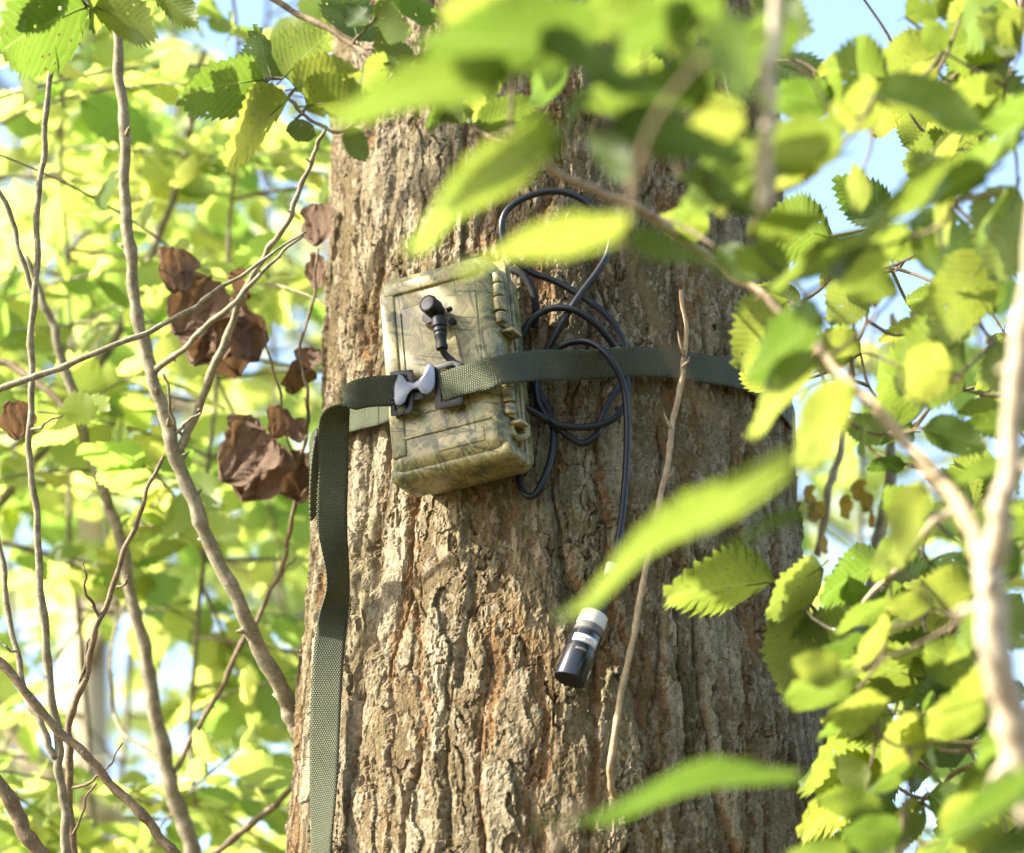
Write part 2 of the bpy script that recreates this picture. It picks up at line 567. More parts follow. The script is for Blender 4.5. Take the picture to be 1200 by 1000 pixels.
# ------------------------------------------------------------------ the big trunk
ROWS = [(0, 256), (200, 263), (350, 268), (500, 276), (600, 283), (850, 307), (1000, 320)]
zs_, rs_ = [], []
for py, hw in ROWS:
    d = ray(600, py)
    t = -CAM.y / d.y
    zs_.append(CAM.z + d.z * t)
    rs_.append(t * math.sin(math.atan(hw * K)))
ztab = np.array(zs_[::-1]); rtab = np.array(rs_[::-1])
ztab = np.concatenate([[-0.1, 0.25, 0.7, 1.3], ztab, [4.0, 6.0, 9.5]])
r_lo, r_hi = rtab[0], rtab[-1]
rtab = np.concatenate([[r_lo * 1.75, r_lo * 1.38, r_lo * 1.2, r_lo * 1.09], rtab, [r_hi * 0.9, r_hi * 0.72, r_hi * 0.35]])
def RZ(z):
    return float(np.interp(z, ztab, rtab))

def TR(px, py, off=0.0):
    """point on the trunk's (unfurrowed) surface under a photograph position, off metres proud of it"""
    d = ray(px, py)
    z = 2.44
    p = None
    for _ in range(12):
        R = RZ(z) + off
        a = d.x * d.x + d.y * d.y
        b = 2 * (CAM.x * d.x + CAM.y * d.y)
        c = CAM.x ** 2 + CAM.y ** 2 - R * R
        disc = b * b - 4 * a * c
        t = (-b - math.sqrt(disc)) / (2 * a) if disc > 0 else -b / (2 * a)
        p = CAM + d * t
        z = p.z
    return p

def hashf(ix, iy, seed):
    ix = ix.astype(np.int64); iy = iy.astype(np.int64)
    h = (ix * 374761393 + iy * 668265263 + seed * 1442695041) & 0xFFFFFFFF
    h = ((h ^ (h >> 13)) * 1274126177) & 0xFFFFFFFF
    h = ((h ^ (h >> 16)) * 2246822519) & 0xFFFFFFFF
    h = h ^ (h >> 15)
    return (h & 0xFFFFFF) / float(0x1000000)

def vnoise(x, y, seed):
    ix = np.floor(x); iy = np.floor(y)
    fx = x - ix; fy = y - iy
    fx = fx * fx * fx * (fx * (fx * 6 - 15) + 10); fy = fy * fy * fy * (fy * (fy * 6 - 15) + 10)
    a = hashf(ix, iy, seed); b = hashf(ix + 1, iy, seed)
    c = hashf(ix, iy + 1, seed); d = hashf(ix + 1, iy + 1, seed)
    return (a * (1 - fx) + b * fx) * (1 - fy) + (c * (1 - fx) + d * fx) * fy

def fbm(x, y, seed, oct=4, gain=0.5):
    s = 0; amp = 1; tot = 0
    for o in range(oct):
        s = s + amp * (vnoise(x, y, seed + o * 17) - 0.5) * 2
        tot += amp
        amp *= gain; x = x * 2.03; y = y * 2.03
    return s / tot

def voronoi(x, y, seed, jit=0.9):
    ix = np.floor(x); iy = np.floor(y)
    f1 = np.full(x.shape, 9.0); f2 = np.full(x.shape, 9.0)
    cid = np.zeros(x.shape); dx1 = np.zeros(x.shape); dy1 = np.zeros(x.shape)
    for i in (-1, 0, 1):
        for j in (-1, 0, 1):
            cx = ix + i; cy = iy + j
            hx = cx + 0.5 + jit * (hashf(cx, cy, seed) - 0.5)
            hy = cy + 0.5 + jit * (hashf(cx, cy, seed + 101) - 0.5)
            ddx = x - hx; ddy = y - hy
            d = np.sqrt(ddx * ddx + ddy * ddy)
            m = d < f1
            f2 = np.where(m, f1, np.minimum(f2, d))
            cid = np.where(m, hashf(cx, cy, seed + 202), cid)
            dx1 = np.where(m, ddx, dx1); dy1 = np.where(m, ddy, dy1)
            f1 = np.where(m, d, f1)
    return f1, f2, cid, dx1, dy1

def sstep(a, b, x):
    t = np.clip((x - a) / (b - a), 0, 1)
    return t * t * (3 - 2 * t)

def bark_field(u, v):
    """u round the trunk, v up it, both in mm -> relief in mm, furrow, plate random, flake"""
    wu = u + 15 * fbm(u / 70, v / 170, 3, 3) + 5 * fbm(u / 18, v / 40, 5, 3)
    wv = v + 26 * fbm(u / 50, v / 90, 9, 3)
    wu = wu + 9 * fbm(u / 120 + 3, v / 110, 7, 2)
    f1, f2, cid, dx, dy = voronoi(wu / 35, wv / 250, 11, 0.95)
    e = f2 - f1
    fray = 0.20 * fbm(u / 6, v / 18, 21, 4, 0.6)
    fur = 1 - sstep(0.02, 0.30, e + fray)
    deep = (1 - sstep(0.0, 0.08, e + 0.5 * fray)) * sstep(0.40, 0.60, vnoise(wu / 30, wv / 80, 23))
    # plates break into long flakes, one ledge over the next
    g1, g2, gid, gx, gy = voronoi((wu + 6 * fbm(u / 7, v / 16, 35, 3)) / 16 + 40, (wv + 20 * fbm(u / 9, v / 14, 33, 3)) / 72, 31, 0.95)
    ge = g2 - g1
    crk = (1 - sstep(0.0, 0.06, ge + 0.05 * fbm(u / 3, v / 6, 41, 3))) * sstep(0.48, 0.6, vnoise(u / 26, v / 50, 43))
    k1, k2, kid, kx, ky = voronoi((u + 7 * fbm(u / 7, v / 16, 51, 3)) / 7.0, (v + 11 * fbm(u / 8, v / 12, 53, 3)) / 24.0, 55, 0.95)
    s1, s2, sid, sx_, sy_ = voronoi((u + 3.5 * fbm(u / 3, v / 6, 61, 3)) / 2.8, (v + 4 * fbm(u / 4, v / 5, 63, 2)) / 8.5, 65, 0.95)
    n = fbm(u / 13, v / 38, 71, 6, 0.62)
    def tilt(c_, k_):
        q_ = c_ * k_
        return q_ - np.floor(q_) - 0.5
    h = -3.9 * fur - 5.0 * deep + 3.2 * (cid - 0.5) * (1 - fur)
    h = h + (3.8 * (gid - 0.45) + 2.0 * gy + 4.5 * tilt(gid, 97.3) * gx + 4.0 * tilt(gid, 57.1) * gy) * (1 - 0.55 * fur) - 3.4 * crk
    h = h + (1.2 * (kid - 0.5) + 0.8 * ky + 2.3 * tilt(kid, 97.3) * kx + 1.8 * tilt(kid, 57.1) * ky) * (1 - 0.3 * fur)
    h = h + 0.65 * (sid - 0.5) + 0.5 * sy_ + 1.5 * tilt(sid, 97.3) * sx_ + 1.0 * tilt(sid, 57.1) * sy_ + 1.3 * n
    strip = sstep(0.25, 0.7, fur) * (1 - deep) * sstep(0.30, 0.55, vnoise(wu / 38 + 7, wv / 260, 81))
    strip = strip + 0.35 * sstep(0.6, 0.8, vnoise(u / 16, v / 70, 87)) * (1 - sstep(0.3, 0.45, gid)) * (1 - fur)
    return h, np.clip(strip, 0, 1), np.clip(0.5 * cid + 0.5 * gid, 0, 1), np.clip(0.5 * kid + 0.5 * sid, 0, 1)

def build_trunk(parent):
    R0 = 208.0
    da = 1.0 / R0
    front = np.arange(-math.radians(104), math.radians(104), da)
    back = np.linspace(math.radians(104), 2 * math.pi - math.radians(104), 170)[:-1]
    ang = np.concatenate([front, back])          # 0 = toward the camera
    zl = np.arange(-0.05, 1.98, 0.03)
    zm = np.arange(1.98, 2.93, 0.00105)
    zh = np.arange(2.93, 9.4, 0.04)
    z = np.concatenate([zl, zm, zh])
    A, Z = np.meshgrid(ang, z)
    h, f, rp, fl = bark_field(A * R0, Z * 1000)
    Rz = np.interp(Z, ztab, rtab) + h * 0.001 - 0.001
    # gentle out-of-round
    Rz = Rz + 0.004 * np.sin(3 * A + 1.0 + Z * 0.8) + 0.003 * np.sin(5 * A - Z * 1.7)
    co = np.stack([np.sin(A) * Rz, -np.cos(A) * Rz, Z], axis=-1).reshape(-1, 3).astype(np.float32)
    nr, nc = A.shape
    idx = np.arange(nr * nc).reshape(nr, nc)
    a = idx[:-1]; b = np.roll(idx, -1, axis=1)[:-1]
    c = np.roll(idx, -1, axis=1)[1:]; d = idx[1:]
    quads = np.stack([a, b, c, d], axis=-1).reshape(-1)
    nq = len(quads) // 4
    me = bpy.data.meshes.new('trunk')
    me.vertices.add(nr * nc)
    me.vertices.foreach_set('co', co.reshape(-1))
    me.loops.add(nq * 4)
    me.loops.foreach_set('vertex_index', quads.astype(np.int32))
    me.polygons.add(nq)
    me.polygons.foreach_set('loop_start', np.arange(0, nq * 4, 4, dtype=np.int32))
    me.polygons.foreach_set('use_smooth', np.zeros(nq, dtype=bool))
    at = me.attributes.new('bark', 'FLOAT_COLOR', 'POINT')
    colr = np.stack([f, rp, fl, np.ones_like(f)], axis=-1).reshape(-1).astype(np.float32)
    at.data.foreach_set('color', colr)
    me.materials.append(BARK)
    me.update(calc_edges=True)
    me.validate()
    return part('trunk', me, parent)

TREE = thing('furrowed_tree', 'big tree with deeply furrowed grey brown bark, strap and camouflaged box on it', 'tree', (0, 0, 0))
TRUNK = build_trunk(TREE)
TRUNK['label'] = 'thick trunk of furrowed grey tan bark with orange brown grooves'

# ------------------------------------------------------------------ leaves
def leaf_mesh(name, mat, W=0.58, teeth=11, cols=2, fold=0.18, curl=0.16, wave=0.02, seed=0, petiole=True, serr=0.05):
    """unit leaf: base at the origin, tip at +Y 1, upper side +Z; serrated outline when teeth > 0"""
    r = random.Random(seed)
    rows = []
    if teeth:
        for i in range(teeth):
            rows.append((i / teeth, 0))
            rows.append(((i + 0.72) / teeth, 1))
    else:
        rows = [(i / 8, 0) for i in range(8)]
    rows.append((1.0, 0))
    xs = [-1, -0.5, 0, 0.5, 1] if cols == 2 else [-1, 0, 1]
    vs, uv, fs = [], [], []
    ph = r.uniform(0, 6)
    for t, k in rows:
        tt = t ** 0.86
        hw = W / 2 * (math.sin(math.pi * min(1, tt)) ** 0.72) * (1.12 - 0.32 * t)
        if t > 0.86:
            hw *= 0.55 + 0.45 * (1 - t) / 0.14
        if t <= 0:
            hw = 0.012
        if t >= 1:
            hw = 0.0
        for x in xs:
            e = serr * k * (1 if abs(x) > 0.9 else 0) * (0.5 + r.random() * 0.9)
            X = x * hw + (e * math.copysign(1, x) if abs(x) > 0.9 else 0)
            Y = t + (e * 0.6 if abs(x) > 0.9 else 0)
            ax = abs(x)
            Z = fold * hw * ax * 1.3 - curl * (t - 0.25) ** 2 * 0.9 + wave * math.sin(9 * t + ph + (2 if x > 0 else 0)) * ax
            Z += -0.10 * curl * ax * ax
            vs.append((X, Y, Z))
            uv.append((0.5 + X / max(W, 0.01) * 0.9, t))
    nc = len(xs)
    for i in range(len(rows) - 1):
        for j in range(nc - 1):
            a = i * nc + j
            fs.append((a, a + 1, a + nc + 1, a + nc))
    if petiole:
        o = len(vs)
        for (y, z, rr) in ((-0.14, 0.02, 0.009), (-0.02, 0.0, 0.008), (0.25, -0.012, 0.005)):
            for s in range(3):
                aa = 2.094 * s
                vs.append((rr * math.cos(aa), y, z - 0.004 + rr * math.sin(aa)))
                uv.append((0.5, 0.3))
        for i in range(2):
            for s in range(3):
                s2 = (s + 1) % 3
                fs.append((o + i * 3 + s, o + i * 3 + s2, o + i * 3 + 3 + s2, o + i * 3 + 3 + s))
    return mesh_from(name, vs, fs, mat, True, uv)

LM_SHARP = [leaf_mesh('serrated_leaf', LEAF, W, 12, 2, fo, cu, wa, s) for s, (W, fo, cu, wa) in
            enumerate(((0.60, 0.20, 0.20, 0.025), (0.66, 0.10, 0.28, 0.035), (0.54, 0.30, 0.14, 0.03), (0.62, 0.05, 0.36, 0.04), (0.58, -0.10, 0.22, 0.03)))]
LM_SOFT = [leaf_mesh('serrated_leaf', LEAF, W, 12, 2, fo, cu, 0.025, 60 + s_) for s_, (W, fo, cu) in enumerate(((0.56, 0.10, 0.05), (0.50, 0.16, 0.10)))]
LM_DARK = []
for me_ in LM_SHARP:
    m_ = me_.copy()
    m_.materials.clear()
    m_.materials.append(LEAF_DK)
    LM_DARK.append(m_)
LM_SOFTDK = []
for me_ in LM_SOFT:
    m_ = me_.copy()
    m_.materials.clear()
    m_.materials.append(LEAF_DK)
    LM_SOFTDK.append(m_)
LM_BG = [leaf_mesh('broad_leaf', LEAF_BG, W, 7, 1, fo, cu, wa, 20 + s, serr=0.05) for s, (W, fo, cu, wa) in
         enumerate(((0.56, 0.15, 0.22, 0.03), (0.64, 0.05, 0.30, 0.04), (0.48, 0.28, 0.16, 0.03), (0.58, -0.06, 0.25, 0.03)))]

def leaf_matrix(base, tip, hint):
    y = tip - base
    L = y.length
    y.normalize()
    n = hint - y * hint.dot(y)
    if n.length < 1e-4:
        n = y.orthogonal()
    n.normalize()
    x = y.cross(n)
    m = Matrix((x, y, n)).transposed().to_4x4()
    return m, L

def put_leaf(me, base, tip, hint, parent, name='leaf', wscale=1.0):
    m, L = leaf_matrix(base, tip, hint)
    o = bpy.data.objects.new(name, me)
    COL.objects.link(o)
    o.parent = parent
    o.matrix_parent_inverse = WINV[parent.name]
    o.matrix_basis = Matrix.Translation(base) @ m @ Matrix.Diagonal((L * wscale, L, L, 1))
    return o

def jit(r, s):
    return Vector((r.gauss(0, s), r.gauss(0, s), r.gauss(0, s)))

class Network:
    """grows thin twigs so that every leaf hangs on something"""
    def __init__(self):
        self.pts = []
        self.geos = []
    def add_path(self, pts):
        self.pts += [Vector(p) for p in pts]
    def nearest(self, p):
        arr = np.array(self.pts)
        d = ((arr - np.array(p)) ** 2).sum(1)
        i = int(d.argmin())
        return self.pts[i], math.sqrt(d[i])
    def attach(self, bases, r=0.0010, seed=0):
        rr = random.Random(seed)
        todo = [Vector(b) for b in bases]
        while todo:
            arr = np.array(self.pts)
            best = None
            for i, b in enumerate(todo):
                d = ((arr - np.array(b)) ** 2).sum(1)
                j = int(d.argmin())
                if best is None or d[j] < best[0]:
                    best = (d[j], i, j)
            b = todo.pop(best[1]); a = self.pts[best[2]]
            L = (b - a).length
            if L < 0.004:
                continue
            mid = (a + b) / 2 + jit(rr, 0.08 * L) - Vector((0, 0, 0.05 * L))
            c = [Vector(q) for q in catmull([a, mid, b], 5)]
            rads = [r * (1.5 - 0.7 * i / (len(c) - 1)) for i in range(len(c))]
            self.geos.append(Geo().add(tube_geo(c, rads, 5, True)))
            self.pts += c[1:]

# ------------------------------------------------------------------ bare limb of the big tree, left
def limb(name, ctrl, mat, parent, wob=0.0012, seed=0, sides=10, ground=None, drift=(0, 0), n=8):
    pts, rad = twig_path(ctrl, n, wob, seed)
    if ground is not None:
        pts, rad = to_ground(pts, rad, ground, drift)
    g = Geo().add(tube_geo(pts, rad, sides, True, 0.10, seed))
    # buds / spurs
    r = random.Random(seed + 5)
    for i in range(4, len(pts) - 2, 5):
        if r.random() < 0.6:
            t = (pts[i + 1] - pts[i]).normalized()
            side = t.orthogonal().normalized()
            side = (Matrix.Rotation(r.uniform(0, 6.28), 3, t) @ side)
            d = (side + t * r.uniform(0.2, 0.8)).normalized()
            L = rad[i] * r.uniform(1.2, 2.2)
            p0 = pts[i]
            g.add(tube_geo([p0, p0 + d * L, p0 + d * L * 1.5], [rad[i] * 0.5, rad[i] * 0.33, rad[i] * 0.08], 5))
    o = g.build(name, mat, parent)
    return o, pts

B1, b1p = limb('branch', [(352, 858, 2.74, 30), (334, 818, 2.73, 23), (290, 730, 2.72, 20), (240, 622, 2.72, 19), (206, 534, 2.72, 19),
                          (184, 458, 2.72, 17), (165, 388, 2.72, 16), (150, 280, 2.72, 15), (145, 150, 2.72, 14), (138, 40, 2.72, 13), (136, -80, 2.72, 11), (128, -260, 2.72, 7)],
               TWIG_GREY, TREE, seed=3, sides=14, n=10)
B1['label'] = 'bare grey limb rising from the side of the trunk'
def sub(parent, ctrl, mat=TWIG_GREY, seed=0, sides=8):
    o, p = limb('twig', ctrl, mat, parent, seed=seed, sides=sides)
    return o, p
sub(B1, [(211, 530, 2.72, 12), (227, 490, 2.72, 11), (252, 430, 2.71, 11), (276, 367, 2.70, 9), (304, 308, 2.69, 8), (329, 273, 2.68, 8), (350, 227, 2.67, 7), (367, 182, 2.66, 6), (381, 152, 2.65, 5)], seed=11)
sub(B1, [(182, 436, 2.72, 10), (217, 406, 2.70, 8), (252, 374, 2.69, 8), (282, 348, 2.68, 7), (320, 305, 2.68, 5), (357, 276, 2.67, 4)], seed=12)
sub(B1, [(205, 505, 2.72, 5), (199, 470, 2.70, 4), (193, 438, 2.69, 3)], seed=13)
sub(B1, [(206, 508, 2.72, 5), (222, 492, 2.69, 4), (236, 484, 2.68, 3)], seed=14)
B2, b2p = limb('branch', [(962, 872, 2.84, 34), (969, 850, 2.86, 33), (985, 798, 2.90, 29), (1008, 742, 2.95, 27), (1022, 694, 2.98, 24), (1030, 640, 3.0, 20), (1042, 560, 3.0, 15), (1050, 430, 3.0, 10)],
               TWIG_GREY, TREE, seed=21, sides=12)
sub(B2, [(957, 652, 3.0, 10), (972, 574, 3.0, 11), (984, 528, 3.0, 10), (996, 440, 3.0, 8), (1003, 330, 3.0, 5)], TWIG_PALE, seed=22)
# upper limbs beyond the frame, carrying the crown overhead
crown_limbs = []
for k, (az, zz, L) in enumerate(((200, 3.9, 1.7), (165, 4.3, 1.8), (60, 4.6, 2.2), (300, 5.0, 2.0), (120, 5.6, 1.8), (20, 6.2, 1.7), (240, 6.8, 1.5), (330, 7.4, 1.3), (90, 8.0, 1.2))):
    a = math.radians(az)
    d = Vector((math.cos(a), math.sin(a), 0))
    c = [d * (RZ(zz) * 0.6) + Vector((0, 0, zz)), d * (L * 0.4) + Vector((0, 0, zz + 0.18)), d * (L * 0.75) + Vector((0.1, 0.1, zz + 0.45)), d * L + Vector((0, 0.1, zz + 0.6))]
    pts = [Vector(q) for q in catmull(c, 8)]
    rad = [0.045 * (1 - 0.8 * i / (len(pts) - 1)) for i in range(len(pts))]
    Geo().add(tube_geo(pts, rad, 10, True, 0.1, k)).build('branch', TWIG_GREY, TREE)
    crown_limbs.append(pts)

# ------------------------------------------------------------------ recorder box
YAW = math.radians(24)
ROLL = math.radians(5.6)
# local axes of the box: bx right along the face, bz up, bn out of the face
bn0 = Vector((-math.sin(YAW), -math.cos(YAW), 0))
bx0 = Vector((math.cos(YAW), -math.sin(YAW), 0))
bz0 = Vector((0, 0, 1))
bx = (bx0 * math.cos(ROLL) + bz0 * math.sin(ROLL)).normalized()
bz = (bz0 * math.cos(ROLL) - bx0 * math.sin(ROLL)).normalized()
bn = bn0
BW, BH, BD = 0.104, 0.176, 0.072
rad_dir = Vector((-math.sin(math.radians(20.5)), -math.cos(math.radians(20.5)), 0))
zc = TR(540, 452).z
BC = rad_dir * (RZ(zc) + 0.004 + BD / 2 + 0.004) + Vector((0, 0, zc)) + Vector((0.0075, 0.0, -0.0085))
def face_plane(px, py, off):
    """photograph position -> point on the plane of the box front, off metres in front of it"""
    d = ray(px, py)
    o = BC + bn * (BD / 2 + off)
    t = (o - CAM).dot(bn) / d.dot(bn)
    return CAM + d * t
BOXM = Matrix((bx, -bn, bz)).transposed().to_4x4()
BOXM = Matrix.Translation(BC) @ BOXM          # local x right, y into the trunk, z up
BOX = bpy.data.objects.new('recorder_box', None)
COL.objects.link(BOX)
BOX.empty_display_size = 0.05
BOX.matrix_world = BOXM
WINV['recorder_box'] = Matrix.Identity(4)
BOX['label'] = 'camouflage printed plastic recorder box strapped to the bark'
BOX['category'] = 'recorder'

def bm_box(bm, cx, cy, cz, sx, sy, sz, bev=0.0, seg=3, rot=None):
    r = bmesh.ops.create_cube(bm, size=1.0)
    vs = r['verts']
    bmesh.ops.scale(bm, vec=(sx, sy, sz), verts=vs)
    if bev:
        es = list({e for v in vs for e in v.link_edges})
        rb = bmesh.ops.bevel(bm, geom=es, offset=bev, segments=seg, profile=0.5, affect='EDGES')
        vs = list({v for f in rb['faces'] for v in f.verts} | {v for v in vs if v.is_valid})
    if rot is not None:
        bmesh.ops.rotate(bm, cent=(0, 0, 0), matrix=rot, verts=vs)
    bmesh.ops.translate(bm, vec=(cx, cy, cz), verts=vs)
    return vs

def bm_cyl(bm, p, axis, r, h, seg=16, r2=None):
    q = Vector((0, 0, 1)).rotation_difference(Vector(axis)).to_matrix().to_4x4()
    bmesh.ops.create_cone(bm, cap_ends=True, segments=seg, radius1=r, radius2=r if r2 is None else r2, depth=h,
                          matrix=Matrix.Translation(Vector(p)) @ q)

def bm_build(bm, name, mat, parent, smooth=40):
    me = bpy.data.meshes.new(name)
    bmesh.ops.recalc_face_normals(bm, faces=bm.faces[:])
    bm.to_mesh(me)
    bm.free()
    me.materials.append(mat)
    me.polygons.foreach_set('use_smooth', [True] * len(me.polygons))
    try:
        me.set_sharp_from_angle(angle=math.radians(smooth))
    except Exception:
        pass
    return part(name, me, parent)

def boxpart(name, mat, spec, parent=None):
    bm = bmesh.new()
    for s in spec:
        bm_box(bm, *s)
    return bm_build(bm, name, mat, parent or BOX)

# rear shell, lid, lip
boxpart('rear_shell', CAMO, [(0, 0.018, 0, BW - 0.004, 0.036, BH - 0.004, 0.012, 5)])
LID = boxpart('lid', CAMO, [(0, -0.0165, 0, BW - 0.002, 0.036, BH - 0.002, 0.0125, 6)])
boxpart('seam_lip', CAMO, [(0, 0.0022, 0, BW + 0.006, 0.0036, BH + 0.006, 0.0017, 2), (0, -0.0030, 0, BW + 0.003, 0.0030, BH + 0.003, 0.0014, 2)])
yf = -BD / 2 + 0.0015
# raised border round the lid's panel, panel itself standing a little proud
boxpart('lid_border', CAMO, [(-BW / 2 + 0.0115, yf + 0.0008, 0.0, 0.013, 0.005, BH - 0.030, 0.0018, 3),
                             (-0.001, yf + 0.0003, BH / 2 - 0.0150, BW - 0.020, 0.005, 0.011, 0.0018, 3),
                             (-0.001, yf + 0.0008, -BH / 2 + 0.0300, BW - 0.020, 0.0045, 0.0028, 0.0012, 3)], LID)
boxpart('lid_panel', CAMO, [(0.0035, yf + 0.0012, 0.0070, BW - 0.034, 0.0046, BH - 0.080, 0.0016, 3)], LID)
boxpart('rib', CAMO, [(-0.0295, yf - 0.0006, 0.006, 0.0020, 0.0030, BH - 0.086, 0.0009, 2)], LID)
boxpart('rib', CAMO, [(0.014, yf + 0.0012, -BH / 2 + 0.0180, 0.042, 0.0040, 0.013, 0.0018, 3)], LID)
boxpart('bumper', CAMO, [(0, -0.008, -BH / 2 + 0.004, BW + 0.004, 0.044, 0.015, 0.0068, 5)])
# latches on the side toward the middle of the trunk
def latch(zc_, ):
    bm = bmesh.new()
    X = BW / 2 + 0.0010
    bm_box(bm, X - 0.001, -0.016, zc_, 0.0050, 0.017, 0.046, 0.0018, 3)
    o = bm_build(bm, 'latch', CAMO, BOX)
    for k, (dz, hh, rr) in enumerate(((-0.017, 0.009, 0.0048), (-0.0055, 0.012, 0.0056), (0.007, 0.011, 0.0050), (0.018, 0.009, 0.0044))):
        b2 = bmesh.new()
        bm_cyl(b2, (X + 0.0005, -0.0245, zc_ + dz), (0, 0, 1), rr, hh, 14)
        es = [e for e in b2.edges if abs(e.verts[0].co.z - e.verts[1].co.z) < 1e-6]
        bmesh.ops.bevel(b2, geom=es, offset=0.0011, segments=2, profile=0.5, affect='EDGES')
        bm_build(b2, 'hinge_knuckle', CAMO, o)
    b3 = bmesh.new()
    bm_box(b3, X + 0.003, -0.012, zc_ - 0.027, 0.012, 0.020, 0.0035, 0.0014, 2)
    bm_build(b3, 'latch_tab', CAMO, o)
latch(0.046)
latch(-0.034)
# padlock eyelet
def torus(name, centre, axis, R, r, mat, parent, a0=0, a1=2 * math.pi, sides=8, n=28):
    q = Vector((0, 0, 1)).rotation_difference(Vector(axis).normalized())
    pts = [Vector(centre) + q @ Vector((R * math.cos(a0 + (a1 - a0) * i / n), R * math.sin(a0 + (a1 - a0) * i / n), 0)) for i in range(n + 1)]
    return Geo().add(tube_geo(pts, [r] * len(pts), sides, True)).build(name, mat, parent)
torus('eyelet', (BW / 2 + 0.0030, -0.013, -0.0655), (0.75, -0.6, 0.1), 0.0072, 0.0030, CAMO, BOX)
# fittings on the panel
def disc_part(name, mat, x, z, r, h, y=None, seg=18, bev=0.0004):
    bm = bmesh.new()
    bm_cyl(bm, (x, (yf - 0.0022 if y is None else y), z), (0, 1, 0), r, h, seg)
    return bm_build(bm, name, mat, BOX)
disc_part('hole_plug', BLACK, 0.0165, 0.0310, 0.0030, 0.0026)
sc_ = disc_part('screw', STEEL, 0.0045, 0.0140, 0.0028, 0.0028)
bm = bmesh.new(); bm_box(bm, 0.0045, yf - 0.0038, 0.0140, 0.0036, 0.0006, 0.0007); bm_box(bm, 0.0045, yf - 0.00385, 0.0140, 0.0007, 0.0006, 0.0036)
bm_build(bm, 'screw_slot', BLACK, sc_)
sc2 = disc_part('screw', STEEL, 0.0105, -0.0070, 0.0032, 0.0028)
SOCK = Vector((-0.0045, 0, 0.0355))     # where the plug enters
g = Geo()
for k in range(5):
    b2 = bmesh.new(); b2.free()
torus_y = yf - 0.0020
for k in range(5):
    torus('socket_thread', (SOCK.x + 0.0035, torus_y - 0.0016 * k, SOCK.z), (0, 1, 0), 0.0058 - 0.0002 * k, 0.0009, BRASS, BOX, n=18, sides=6)
disc_part('socket', BLACK, SOCK.x + 0.0035, SOCK.z, 0.0050, 0.012, torus_y - 0.004)
# striped gasket cord showing along the far seam
b = bmesh.new()
GASK_D = plain('tan_gasket', (0.30, 0.19, 0.09), 0.7, 0.3, var=0.4)
GASK_L = plain('pale_gasket', (0.62, 0.56, 0.44), 0.7, 0.3, var=0.3)
gd, gl = Geo(), Geo()
nb = 44
for k in range(nb):
    z0 = -0.066 + 0.132 * k / nb
    p0 = Vector((-BW / 2 - 0.0035, -0.0075, z0)); p1 = Vector((-BW / 2 - 0.0035, -0.0075, z0 + 0.132 / nb * 0.8))
    (gd if k % 2 else gl).add(tube_geo([p0, (p0 + p1) / 2, p1], [0.0019, 0.0023, 0.0019], 7))
gk = gl.build('gasket', GASK_L, BOX)
gd.build('gasket_stitch', GASK_D, gk)
# short tether of braided cord at the top corner
tp = [(598, 316, 0.020), (612, 322, 0.020), (622, 336, 0.018), (627, 352, 0.015), (628, 368, 0.010), (626, 384, 0.004)]
tpts = []
BI = BOXM.inverted()
for q in catmull([(a, b2, c * 1000) for a, b2, c in tp], 6):
    tpts.append(BI @ TR(q[0], q[1], q[2] / 1000 + 0.003))
Geo().add(tube_geo(tpts, [0.0032] * len(tpts), 10)).build('tether_cord', CORD, BOX)

# ------------------------------------------------------------------ strap
def ribbon(name, ctr, wid, mat, parent, n=10, width=0.025, thick=0.0016, across=8, sag=0.0):
    """ctr: list of points, wid: list of width directions (need not be unit: length scales the width)"""
    data = [list(c) + list(wv) for c, wv in zip(ctr, wid)]
    pth = catmull(data, n)
    P_ = [Vector(q[:3]) for q in pth]
    Wv = [Vector(q[3:6]) for q in pth]
    vs, uv, fs = [], [], []
    run = 0.0
    N = len(P_)
    for i in range(N):
        if i:
            run += (P_[i] - P_[i - 1]).length
        t = (P_[min(i + 1, N - 1)] - P_[max(i - 1, 0)]).normalized()
        L = Wv[i].length
        wv = Wv[i] - t * Wv[i].dot(t)
        wv = wv.normalized() * min(1.0, max(L, 0.3))
        nn = t.cross(wv.normalized()).normalized()
        # cross-section: front row then back row, with rounded selvedges
        for s in range(across + 1):
            k = s / across * 2 - 1
            th = thick * (1.0 if abs(k) < 0.9 else 1.25)
            vs.append(P_[i] + wv * (k * width / 2) + nn * th / 2); uv.append((s / across * width * 1000, run * 1000))
        for s in range(across, -1, -1):
            k = s / across * 2 - 1
            th = thick * (1.0 if abs(k) < 0.9 else 1.25)
            vs.append(P_[i] + wv * (k * width / 2) - nn * th / 2); uv.append((s / across * width * 1000, run * 1000))
    c = 2 * (across + 1)
    for i in range(N - 1):
        for s in range(c):
            s2 = (s + 1) % c
            fs.append((i * c + s, i * c + s2, (i + 1) * c + s2, (i + 1) * c + s))
    fs.append(tuple(range(c))[::-1]); fs.append(tuple((N - 1) * c + s for s in range(c)))
    return part(name, mesh_from(name, vs, fs, mat, True, uv), parent)

STRAP = thing('webbing_strap', 'dark green webbing strap buckled round the trunk across the recorder box', 'strap', TR(390, 520))
VU = UP
